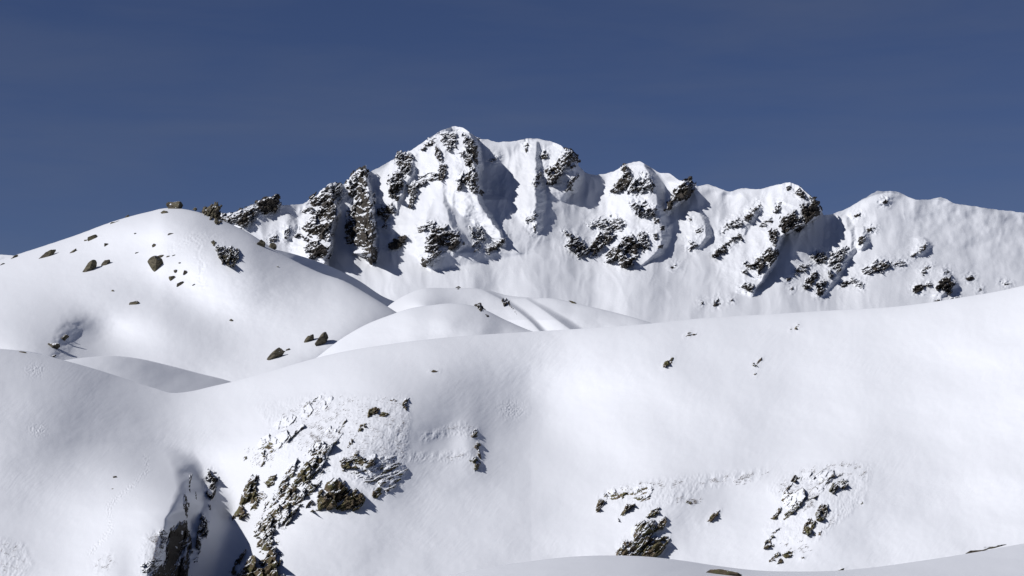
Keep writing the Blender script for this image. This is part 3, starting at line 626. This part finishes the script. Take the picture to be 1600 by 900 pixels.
# ------------------------------------------------------------ the wide near slope with the gully
FUZZ = [z7((180,110),(490,40),(640,60),(860,60),(900,140),(880,330),(860,480),(780,520),(560,420),(430,300),(300,260)),
        z7((300,440),(500,300),(560,420),(430,560),(300,700),(200,760),(170,640)),
        z8((110,320),(200,270),(340,240),(540,220),(1000,180),(960,230),(680,270),(600,330),(420,380),(250,380)),
        z8((1000,270),(1180,170),(1400,140),(1540,160),(1500,340),(1340,470),(1260,540),(1020,560),(980,480),(1060,360)),
        z5((1350,900),(1400,830),(1600,620),(1700,700),(1500,900)),
        z6((60,880),(100,640),(230,590),(280,640),(210,820),(120,900)),
        zp((150,300),(400,220),(640,150),(760,240),(740,320),(450,300),(250,330),(160,380)),
        zp((0,520),(300,520),(720,470),(720,540),(450,610),(200,580),(0,600)),
        [(0, 842), (35, 850), (48, 880), (30, 905), (0, 905)], [(140, 878), (172, 862), (180, 880), (165, 898), (145, 895)]]
rough_near = stamp(CLIFF_ROCKS + SLOPE_ROCKS + FUZZ, grow=8)
SLOPE_TOP = [(-600, 500), (-100, 538), (0, 545), (50, 550), (100, 563), (150, 577), (200, 593), (240, 606), (270, 614), (300, 611), (330, 604), (365, 596), (420, 581), (470, 566),
             (520, 553), (600, 539), (700, 527), (800, 520), (900, 514), (1000, 507), (1100, 497), (1200, 491), (1300, 485), (1400, 479), (1450, 473), (1500, 465), (1560, 455), (1605, 445), (1700, 425), (2000, 360)]
def slope_relief(x, y, t):
    # the gully floor line and the wall on its left
    g0 = curve([(560, 255), (620, 262), (660, 276), (700, 302), (740, 340), (770, 362), (800, 368), (850, 354), (900, 338), (990, 320)], y)
    dxl = x - g0
    wall = sst(690, 800, y)
    deep = 4 + 18 * sst(680, 800, y)
    R = -deep * np.exp(-(dxl / np.where(dxl < 0, 130 - 92 * wall, 105 - 45 * wall)) ** 2)
    lip0 = curve([(560, 215), (640, 235), (700, 256), (735, 278), (770, 280), (820, 262), (850, 250), (900, 236), (990, 215)], y); lip = lip0 + 4 * fbm(x / 40, y / 26, 88, 2)
    R = R + (50 * wall) * sst(42, -8, x - lip) * np.exp(-(np.maximum(lip0 - x, 0) / 130) ** 2)
    # left snow slope bends away to the left and right
    R = R - 0.10 * np.maximum(0, 300 - x) * 0 + bump(x, y, 60, 640, 190, 90, 5) + bump(x, y, 195, 725, 60, 60, 3)
    R = R - bump(x, y, 205, 890, 22, 60, 3)
    # rocky knoll
    R = R + bump(x, y, 560, 690, 150, 105, 19, -40) + bump(x, y, 610, 640, 90, 50, 5)
    R = R - bump(x, y, 850, 650, 110, 110, 18, 55)
    R = R + bump(x, y, 735, 690, 22, 40, 3.5)
    # the open right side turns towards the sun
    R = R + 0.018 * np.maximum(0, x - 830)
    R = R + bump(x, y, 1010, 800, 120, 60, 9, -30) + bump(x, y, 1290, 790, 120, 75, 9, -35)
    R = R + 2.4 * fbm(x / 190, y / 120, 81, 2) + 0.22 * fbm(x / 38, y / 30, 82, 3)
    R = R + .055 * np.clip(.5 + 1.3 * fbm(x / 90, y / 60, 93, 2), .1, 1.6) * fbm((x + y + 6 * fbm(x / 60, y / 60, 89, 2)) / 5, (y - x) / 26, 83, 3)                       # wind grain
    rg = rough_near(x, y)
    R = R + rg * (0.5 * ridged((x + .6 * y) / 16, (y - .6 * x) / 30, 84, 4, .5) + .16 * fbm(x / 3.4, y / 3, 85, 2, .6))
    # a line of crumbly old tracks on the left slope
    tr = [(228, 715, 0), (231, 735, 0), (205, 760, 0), (170, 790, 0), (172, 830, 0), (140, 865, 0)]
    P = np.full(x.shape, 1e9)
    for (ax, ay, _), (bx, by, _) in zip(tr[:-1], tr[1:]):
        e = np.array([bx - ax, by - ay]); q = np.clip(((x - ax) * e[0] + (y - ay) * e[1]) / (e @ e), 0, 1)
        P = np.minimum(P, np.hypot(x - ax - q * e[0], y - ay - q * e[1]))
    R = R + .55 * np.exp(-(P / 4.5) ** 2) * fbm(x / 2.6, y / 2.6, 86, 2)
    for (ax, ay, r) in ((60, 672, 14), (800, 640, 18), (55, 578, 16)):
        R = R + .4 * np.exp(-((x - ax) ** 2 + (y - ay) ** 2 * 2) / r ** 2) * fbm(x / 3, y / 2.6, 87, 2)
    return R
slope = Layer('snow_slope', SLOPE_TOP,
              [(-600, 644), (0, 650), (150, 657), (300, 660), (500, 656), (900, 650), (1300, 640), (2000, 560)],
              [(-600, 450), (0, 463), (270, 480), (500, 475), (900, 480), (1300, 460), (2000, 420)], 960,
              lambda t: 0.75 * t + 0.25 * np.sqrt(t + .002), slope_relief, x0=-240, x1=1840, dx=1.0, n=430, back=.8, wide=True)

# ------------------------------------------------------------ the nearest snow at the bottom edge
NEAR_TOP = [(-600, 985), (300, 970), (560, 935), (640, 914), (700, 899), (760, 887), (820, 878), (880, 871), (940, 868), (1000, 869), (1060, 875), (1120, 884), (1180, 891), (1240, 893),
            (1300, 892), (1360, 887), (1420, 879), (1480, 870), (1540, 860), (1600, 849), (1700, 830), (2000, 790)]
near = Layer('snow_field', NEAR_TOP, [(-600, 120), (900, 118), (1250, 116), (1600, 122), (2000, 130)], [(-600, 40), (2000, 42)], 1050,
             lambda t: 0.35 * t + 0.65 * np.sqrt(t + .002),
             lambda x, y, t: .5 * fbm(x / 120, y / 20, 91, 3) + .05 * fbm(x / 14, y / 3, 92, 3), x0=-240, x1=1840, dx=2, n=90, back=.6)

SN_FAR = snow_mat('snow_far', .8, .8); SN_MID = snow_mat('snow_middle', .42, .35); SN_NEAR = snow_mat('snow_slope', .19, .5); SN_FORE = snow_mat('snow_near', .04, .25)
peak.build(SN_FAR); hill.build(SN_MID); back.build(SN_MID); dome2.build(SN_MID); dome1.build(SN_MID); low.build(SN_MID)
slope.build(SN_NEAR); near.build(SN_FORE)

# the land under and around everything, out to the horizon
def ground():
    R0 = np.array([1, 30, 80, 200, 400, 1000, 2000, 4000, 9000, 20000, 40000.]); A = np.linspace(0, 2 * np.pi, 73)
    r, a = np.meshgrid(R0, A, indexing='ij')
    z = -4 - 55 * sst(60, 400, r) - 0.006 * r
    V = np.stack([r * np.cos(a), r * np.sin(a), z], -1)
    o = grid_mesh('ground', V[:, ::-1], SN_MID); o['kind'] = 'structure'
ground()

# ------------------------------------------------------------ rocks
RK_FAR = rock_mat('rock_of_the_peak', .8, (0.016, 0.015, 0.016), (0.060, 0.052, 0.045), (0.07, 0.062, 0.045), .35)
RK_NEAR = rock_mat('mossy_rock', .16, (0.022, 0.019, 0.015), (0.15, 0.115, 0.075), (0.105, 0.11, 0.04), .6)
RK_CLIFF = rock_mat('shade_tinted_gully_rock', .16, (0.009, 0.008, 0.007), (0.038, 0.03, 0.022), (0.025, 0.022, 0.015), .4)  # darker copy of the slope rock: the gully's shade is put into its colour
RK_MID = rock_mat('lichen_rock', .38, (0.022, 0.02, 0.017), (0.125, 0.11, 0.08), (0.10, 0.093, 0.055), .5)
RK_FORE = rock_mat('near_boulder_rock', .035, (0.018, 0.016, 0.013), (0.13, 0.10, 0.07), (0.09, 0.095, 0.04), .6)

def pieces(M, least):
    """the separate islands of a face mask, largest first"""
    todo = {tuple(p) for p in np.argwhere(M)}; out = []
    while todo:
        st = [todo.pop()]; comp = []
        while st:
            i, j = st.pop(); comp.append((i, j))
            for q in ((i + 1, j), (i - 1, j), (i, j + 1), (i, j - 1)):
                if q in todo: todo.remove(q); st.append(q)
        if len(comp) >= least:
            m = np.zeros_like(M); a = np.array(comp); m[a[:, 0], a[:, 1]] = True; out.append((len(comp), m))
    out.sort(key=lambda t: -t[0])
    return [m for _, m in out]

def tag(o, label, cat, group=None):
    o['label'] = label; o['category'] = cat
    if group: o['group'] = group

def outcrop(layer, poly, label, h, ang, snow, mat, px, group, seed, name='rock_outcrop'):
    asp = .30 if layer is slope else .42
    if layer is peak or layer is hill:
        q0 = np.array(poly, float); c0 = q0.mean(0); poly = [tuple(v) for v in c0 + (q0 - c0) * 1.14]
    P = np.array(poly, float); lo = P.min(0); hi = P.max(0); size = math.sqrt(max(1, (hi[0] - lo[0]) * (hi[1] - lo[1])))
    st = .55 if size < 45 else .7
    if size < 8: st = .3
    mg = 4
    yy, xx = np.meshgrid(np.arange(lo[1] - mg, hi[1] + mg, st), np.arange(lo[0] - mg, hi[0] + mg, st), indexing='ij')
    am = min(3.2, .13 * size)
    a = math.radians(-ang)
    ur = xx * math.cos(a) + yy * math.sin(a); vr = -xx * math.sin(a) + yy * math.cos(a)
    k1 = min(max(size * .30, 7), 20); k2 = min(max(size * .14, 4.5), 9)
    if layer is slope: k1 = min(max(size * .48, 9), 32); k2 = min(max(size * .22, 6), 13)
    c1 = cells(ur / k1, vr / (k1 * asp), seed + 70); c2 = cells(ur / k2, vr / (k2 * asp), seed + 90)
    A1 = min(6.0, .15 * size); A2 = min(3.2, .09 * size)
    w = xx + (c1[2] - .5) * A1 + (c2[2] - .5) * A2 + .25 * am * fbm(xx / 5, yy / 5, seed, 3, .6)
    v = yy + (c1[3] - .5) * A1 + (c2[3] - .5) * A2 + .25 * am * fbm(xx / 5, yy / 5, seed + 3, 3, .6)
    sd = polydist(w, v, poly)
    Dt = layer.D(xx, yy)
    cx_, cy_ = P.mean(0)
    g = float(layer.D(np.array([cx_]), np.array([cy_ - 6.]))[0] - layer.D(np.array([cx_]), np.array([cy_ + 6.]))[0]) / 12
    g = min(max(g, .6 * px), 2.6 * px)
    O = np.zeros_like(xx)
    for k, (sl, sw, wt) in enumerate(((k1 * 1.5, k1 * 1.5 * asp, 1.0), (k2 * 1.2, k2 * 1.3 * asp, .8), (4.5, 3.2, .12 if layer is slope else .35))):
        u = (xx * math.cos(a) + yy * math.sin(a)) / max(sl, 3); q = (-xx * math.sin(a) + yy * math.cos(a)) / max(sw, 2)
        q = q + .35 * fbm(u * 1.3, q * 1.3, seed + 9 + k, 2); 
        cx, cy, ra, rb, rc = cells(u, q, seed + 20 * k)
        du = (u - cx) * max(sl, 3); dq = (q - cy) * max(sw, 2)
        ddy = du * math.sin(a) + dq * math.cos(a); ddx = du * math.cos(a) - dq * math.sin(a)
        O = O + wt * (-g * ddy * .75 + (ra - .5) * .28 * px * max(sw, 2.5) * 2 + (rb - .62) * 1.1 * px * ddx)
    if h <= 4 and size > 40: O = O * (.32 if h <= 3 else .5)
    hh = h * px * min(1.0, .25 + size / 45)
    wd = max(1.3, size * (.07 if layer is slope else .11))
    base = O * sst(-.5, 3.0, sd) + hh * sst(-.3, wd, sd)
    # where snow settles: flatter treads, upper edges, and wind-packed patches
    Vb = world(xx, yy, Dt - base)
    e1 = np.gradient(Vb, axis=0); e2 = np.gradient(Vb, axis=1); nn = np.cross(e1, e2); nn /= np.linalg.norm(nn, axis=-1, keepdims=True) + 1e-9
    nz = np.abs(nn[..., 2]) * np.sign(nn[..., 2] * -nn[..., 1] + 1e-9)
    q = max(4.0, size * .10)
    score = nz + .35 * fbm(ur / (q * 1.7), vr / q, seed + 6, 2, .5) + .5 * (c1[4] - .5) + .45 * (c2[4] - .5) \
        + .25 * (cy_ - yy) / max(6, hi[1] - lo[1]) + (.42 if layer is peak else .2) * (1 - sst(0, max(1.5, size * (.16 if layer is peak else .08)), sd))
    cov = min(max((.33 if layer is peak else .27) + snow * 2.5, .03), .92)
    inn = sd > .4
    thr = np.quantile(score[inn], 1 - cov) if inn.sum() > 8 else 2.0
    sn = sst(thr - .04, thr + .05, score)
    rk = (1 - sn)
    fine = (.32 if layer is slope else .5) * px * ridged(ur / (16 if layer is slope else 9), vr / 5, seed + 5, 2, .5) + .15 * px * fbm(xx / 1.8, yy / 1.8, seed + 8, 2, .6)
    O = base + rk * fine * sst(-.3, 1.5, sd) + sn * .7 * px * sst(-.5, .5, sd)
    O = np.where(sd < 0, base + sd * 2.2 * px - .3 * px, O)
    V = world(xx, yy, Dt - O)
    kp = (sd > -2.2)[::-1]; Vf = V[::-1]; snf = sn[::-1]
    c = Vf[kp].mean(0); Vf = Vf - c
    back = None
    if (layer.topy(P[:, 0]) > P[:, 1] - 1).any():
        back = (world(xx, yy, Dt + hh * .8 + .9 * px * max(sd.max(), 1) * sst(-1, max(sd.max(), 1), sd) - (sd < 0) * 0)[::-1]) - c
    o = None
    if size > 20 and back is None:             # bare rock and the snow lying on it are its two parts
        fs = (snf[:-1, :-1] + snf[1:, :-1] + snf[1:, 1:] + snf[:-1, 1:]) > 2.0
        fs &= (sd[::-1][:-1, :-1] > .5)
        comps = pieces(fs, 60)[:10]
        fs = np.zeros_like(fs)
        for m in comps: fs |= m
        o = bpy.data.objects.new(name, None); S.collection.objects.link(o)
        o.empty_display_size = 3 * px
        o1 = grid_mesh('rock_face', Vf, mat, keep=kp, attrs={'snow': snf}, faces=~fs); o1.parent = o
        for m in comps:
            ch = grid_mesh('snow_patch', Vf, mat, keep=kp, attrs={'snow': snf}, faces=m); ch.parent = o
    else:
        o = grid_mesh(name, Vf, mat, keep=kp, attrs={'snow': snf}, back=back)
    o.location = c.tolist()
    tag(o, label, 'rock', group)
    return o

n_ = 100
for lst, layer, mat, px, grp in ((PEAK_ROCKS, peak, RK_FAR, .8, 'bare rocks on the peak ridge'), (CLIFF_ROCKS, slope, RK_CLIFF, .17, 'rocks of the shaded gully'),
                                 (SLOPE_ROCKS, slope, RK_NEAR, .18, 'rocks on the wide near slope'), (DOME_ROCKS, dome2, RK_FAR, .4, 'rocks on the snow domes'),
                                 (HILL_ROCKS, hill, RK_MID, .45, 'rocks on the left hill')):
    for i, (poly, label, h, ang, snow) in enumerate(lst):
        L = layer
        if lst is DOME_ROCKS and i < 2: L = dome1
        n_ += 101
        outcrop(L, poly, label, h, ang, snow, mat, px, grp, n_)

# ------------------------------------------------------------ free boulders: closed faceted stones half sunk in the snow
def boulder_mesh(seed, n=44):
    rnd = np.random.RandomState(seed)
    th = np.linspace(0, np.pi, n); ph = np.linspace(0, 2 * np.pi, n * 2, endpoint=False)
    T, Pq = np.meshgrid(th, ph, indexing='ij')
    U = np.stack([np.sin(T) * np.cos(Pq), np.sin(T) * np.sin(Pq), np.cos(T)], -1)
    r = np.full(T.shape, 1.15)
    for _ in range(9):
        nn = rnd.normal(size=3); nn /= np.linalg.norm(nn); dd = rnd.uniform(.45, .85)
        q = U @ nn
        r = np.where(q > 1e-3, np.minimum(r, dd / np.maximum(q, 1e-3)), r)
    r = r * 1.12 + .05 * fbm(U[..., 0] * 2.5 + U[..., 2] * 3, U[..., 1] * 2.5 - U[..., 2] * 2, seed, 4, .6) * np.sin(T)
    r[0] = r[0].mean(); r[-1] = r[-1].mean()
    return U * r[..., None]

def boulder(layer, cx, cy, w, h, ang, label, mat, px, group, seed, name='boulder', snow=-.05, lift=0.0):
    P = boulder_mesh(seed, 40 if max(w, h) > 10 else 16)
    D = float(layer.D(np.array([float(cx)]), np.array([float(cy)]))[0])
    a = math.radians(ang)
    s = D / F
    Q = P * np.array([w / 2, min(w, h) / 2 * 1.1, h / 2]) * s * 1.22
    X = Q[..., 0] * math.cos(a) - Q[..., 2] * math.sin(a); Zz = Q[..., 0] * math.sin(a) + Q[..., 2] * math.cos(a)
    c = world(np.array(float(cx)), np.array(float(cy)), np.array(D - lift * min(w, h) * s))
    V = np.stack([X, Q[..., 1] + 0 * X, Zz], -1)
    nr, nc = V.shape[:2]
    V = np.concatenate([V, V[:, :1]], 1)
    e1 = np.gradient(V, axis=0); e2 = np.gradient(V, axis=1); nn = np.cross(e1, e2); nn /= np.linalg.norm(nn, axis=-1, keepdims=True) + 1e-9
    sn = sst(.66, .78, nn[..., 2] * np.sign((nn * V).sum(-1)) + snow * .9 + .3 * fbm(V[..., 0] / (w * s) * 5, V[..., 2] / (w * s) * 5, seed + 2, 3))
    o = grid_mesh(name, V, mat, attrs={'snow': sn}, smooth=False)
    o.location = [float(q) for q in c]
    tag(o, label, 'boulder' if name == 'boulder' else 'stone', group)
    return o

GB = 'boulders on the left hill'
for i, (cx, cy, w, h, ang, label, snow) in enumerate([
    (276, 325, 20, 14, 8, "dark boulder standing on the very top of the left hill", -.15),
    (265, 319, 13, 7, 10, "small boulder touching the left side of the hilltop boulder", -.1),
    (256, 333, 10, 6, -5, "small stone just under the hilltop boulder", -.1),
    (408, 384, 12, 14, -30, "rounded dark boulder on the right shoulder of the left hill, left of two", -.1),
    (425, 388, 9, 12, -20, "rounded dark boulder on the right shoulder of the left hill, right of two", -.1),
    (75, 400, 26, 13, 42, "smooth tan boulder near the left end of the hill, leaning right", -.2),
    (137, 423, 28, 11, 52, "long narrow tan boulder leaning right on the hill's left flank", -.2),
    (165, 413, 18, 7, 50, "small dark leaning stone right of the long narrow boulder", -.1),
    (245, 416, 22, 21, 60, "largest rounded tan boulder in the middle of the left hill", -.2),
    (249, 403, 11, 5, 25, "thin slab lying just above the largest tan boulder", -.1),
    (145, 373, 16, 11, 25, "olive boulder high on the left hill below the skyline", -.12),
    (134, 376, 5, 4, 10, "tiny stone left of the high olive boulder", -.1),
    (114, 394, 13, 5, 38, "small flat stone right of the leaning tan boulder", -.1),
    (166, 383, 8, 6, -10, "small frosted stone below the high olive boulder", .0),
    (240, 385, 6, 6, 20, "small stone in the middle of the hill above the tan boulder", .0),
    (178, 348, 13, 4, 25, "flat stone near the upper skyline of the left hill", -.05),
    (268, 435, 8, 10, -25, "upper left stone of the scree cluster on the hill", -.1),
    (281, 444, 10, 7, 20, "lower stone of the scree cluster on the hill", -.08),
    (289, 427, 6, 7, 0, "right stone of the scree cluster on the hill", .0),
    (275, 424, 6, 4, 10, "top stone of the scree cluster on the hill", .0),
    (281, 411, 4, 3, 0, "tiny pebble like stone above the scree cluster", .0),
    (263, 401, 5, 3, 20, "tiny stone right of the thin slab on the hill", .0),
    (272, 399, 4, 3, 0, "tiny stone furthest right above the scree cluster", .0),
    (209, 474, 15, 8, 12, "dark stone alone in the snow bowl under the hill", -.1),
    (176, 455, 4, 3, 0, "tiny stone up left of the lone bowl stone", -.1),
    (362, 501, 5, 4, 0, "tiny stone alone on the bright slope below the hill", -.1),
    (434, 417, 4, 3, 0, "tiny dark stone on the hill's right flank", -.1),
    (83, 542, 14, 15, 20, "tan boulder at the foot of the left mound with a blue shadow", -.12),
    (99, 531, 13, 7, 50, "jagged stone just above the tan boulder at the mound's foot", -.05),
    (104, 526, 6, 4, 40, "tiny stone above the jagged one on the mound", -.05),
    (82, 557, 8, 3, 15, "thin stone below the tan boulder at the mound's foot", -.05),
    (199, 338, 6, 3, 10, "tiny stone on the left hill's upper skyline", -.1),
    (214, 395, 5, 2.5, 10, "tiny grey stone in the middle left of the hill", .0),
    (212, 365, 5, 2.5, 0, "tiny stone under the hilltop snow cap", .0),
    (266, 366, 9, 2.5, 5, "thin stone on the crest of the hill's front shoulder", -.05),
    (21, 403, 13, 4, 30, "flat dark stone at the far left end of the hill's skyline", -.05),
    (5, 413, 7, 3, 20, "small stone at the left picture edge on the hill", -.05),
    (303, 445, 4, 3, 0, "tiny frosted stone right of the scree cluster", .0),
    (305, 327, 6, 4, -20, "tiny stone on the skyline right of the hilltop boulder", -.1)]):
    boulder(hill, cx, cy, w, h, ang, label, RK_MID, .42, GB, 700 + i, name='boulder' if max(w, h) > 9 else 'stone', snow=snow)
GS = 'boulders on the slope under the front dome'
for i, (cx, cy, w, h, ang, label, snow) in enumerate([
    (501, 537, 30, 15, 48, "large tan wedge boulder leaning right above the near slope edge", -.2),
    (484, 532, 15, 10, 45, "dark stone touching the left of the large wedge boulder", -.1),
    (429, 559, 28, 11, 48, "long tan boulder leaning right, lower left of the wedge boulder", -.2),
    (440, 551, 10, 6, 40, "small dark stone at the top of the long tan boulder", -.1),
    (450, 547, 8, 3, 30, "thin stone trailing up right of the long tan boulder", -.1)]):
    boulder(hill, cx, cy, w, h, ang, label, RK_MID, .4, GS, 800 + i, snow=snow)
GN = 'stones on the nearest slopes'
for i, (L, cx, cy, w, h, ang, label, snow) in enumerate([
    (near, 1124, 897, 46, 17, 4, "dark boulder dusted with snow at the bottom edge of the near snow", -.07),
    (near, 1524, 861, 34, 5, 12, "flat dark slab on the crest of the near snow at the lower right", -.05),
    (near, 1552, 855, 30, 2.4, 10, "thin slab tip trailing right of the flat slab", -.05),
    (slope, 180, 746, 7, 4, 0, "single small dark stone on the left near slope", -.2),
    (slope, 176, 764, 2.5, 2, 0, "pinpoint stone below the single small dark stone", -.2),
    (slope, 36, 551, 9, 2.5, -10, "thin stone on the crest of the left near slope", -.1),
    (dome2, 897, 474, 12, 3, -25, "small dark stone on the crest behind the right dome", -.1)]):
    boulder(L, cx, cy, w, h, ang, label, RK_FORE if L is near else RK_NEAR, .18 if L is slope else (.04 if L is near else .4), GN, 830 + i, name='boulder' if w > 30 else 'stone', snow=snow)

# ------------------------------------------------------------ frozen grass and twigs poking through the thin snow
GR, gn, gl, gb = nodes_of('dry_grass')
gb.inputs['Base Color'].default_value = (0.085, 0.06, 0.045, 1); gb.inputs['Roughness'].default_value = .9
def grass(zones, seed, label):
    rnd = np.random.RandomState(seed); V = []; Fc = []
    for poly, cnt, ang, ln in zones:
        P = np.array(poly); lo = P.min(0); hi = P.max(0)
        X = rnd.uniform(lo[0], hi[0], cnt * 5); Y = rnd.uniform(lo[1], hi[1], cnt * 5)
        ok = (polydist(X, Y, poly) > rnd.uniform(0, 6, len(X))) & (fbm(X / 14, Y / 10, seed, 3) > -.02 + rnd.uniform(-.1, .18, len(X)))
        X = X[ok][:cnt]; Y = Y[ok][:cnt]
        D = slope.D(X, Y)
        base = world(X, Y, D + .12)
        for k in range(len(X)):
            L_ = ln * rnd.uniform(.35, 1.3) * .17; a = math.radians(ang + rnd.normal() * 22); w = .17 * rnd.uniform(.14, .34)
            dx, dz = math.cos(a) * L_, math.sin(a) * L_
            # blades follow the snow surface, lifted a little off it
            p = base[k]; gslope = .55
            tip = p + np.array([dx, abs(dz) * gslope * .9 - .28, dz * .9]); md = p + np.array([dx * .45, dz * .45 * gslope - .24, dz * .5])
            i = len(V)
            V += [p + [-w * math.sin(a), -.14, w * math.cos(a)], p + [w * math.sin(a), -.14, -w * math.cos(a)], md + [w * .6, -.02, 0], md + [0, .05, w * .8], tip]
            Fc += [(i, i + 1, i + 2), (i, i + 2, i + 3), (i + 2, i + 4, i + 3), (i + 1, i + 3, i + 2), (i, i + 3, i + 1)]
    me = bpy.data.meshes.new('dry_grass'); me.from_pydata([tuple(map(float, v)) for v in V], [], Fc); me.materials.append(GR)
    o = bpy.data.objects.new('dry_grass', me); S.collection.objects.link(o)
    o['kind'] = 'stuff'; tag(o, label, 'grass')
grass([(z7((300,130),(490,50),(640,60),(600,200),(430,330),(330,330),(280,230)), 380, 35, 7),
       (z7((420,200),(560,160),(600,260),(520,330),(400,340)), 200, 50, 8),
       (z7((600,60),(860,60),(900,140),(880,330),(860,480),(780,520),(640,420),(600,300)), 420, 20, 5),
       (z7((120,300),(280,290),(260,400),(160,400)), 120, 45, 7),
       (z7((300,440),(500,300),(540,400),(430,560),(300,700),(200,720),(180,640)), 420, 52, 8)], 5, "dry grass and twigs poking through thin snow around the rocky knoll")
grass([(z8((150,320),(200,285),(340,240),(540,225),(600,240),(540,270),(420,300),(250,330)), 240, 25, 6),
       (z8((600,220),(720,215),(1000,175),(1010,200),(880,260),(740,270),(640,260)), 150, 20, 6),
       (z8((520,310),(660,320),(640,370),(500,370)), 60, 20, 6)], 6, "dry grass in a band above the lower right mossy crag")
grass([(z8((1020,280),(1180,170),(1400,140),(1540,160),(1500,230),(1400,230),(1250,280),(1100,340)), 300, 30, 6),
       (z8((1060,360),(1200,300),(1280,300),(1240,380),(1120,430)), 160, 40, 6),
       (z8((1290,420),(1380,400),(1340,480),(1270,520)), 50, 40, 5), (z8((1020,560),(1190,540),(1230,620),(1130,620)), 90, 20, 6)], 7, "dry grass over the top of the lower right outcrop")
grass([(zp((380,230),(640,150),(760,200),(700,240),(430,260)), 40, 20, 4), (zp((380,560),(720,470),(720,520),(480,600)), 70, 30, 4)], 8,
      "short dry grass beside the lone vertical rock row")
grass([([(0, 845), (30, 850), (48, 880), (30, 900), (0, 900)], 40, 40, 5), ([(142, 880), (172, 862), (180, 880), (165, 898)], 45, 50, 5),
       (z6((90,880),(110,660),(230,600),(270,640),(200,840)), 160, 45, 5)], 9, "frosted twigs on the shaded left slope beside the black cliff")
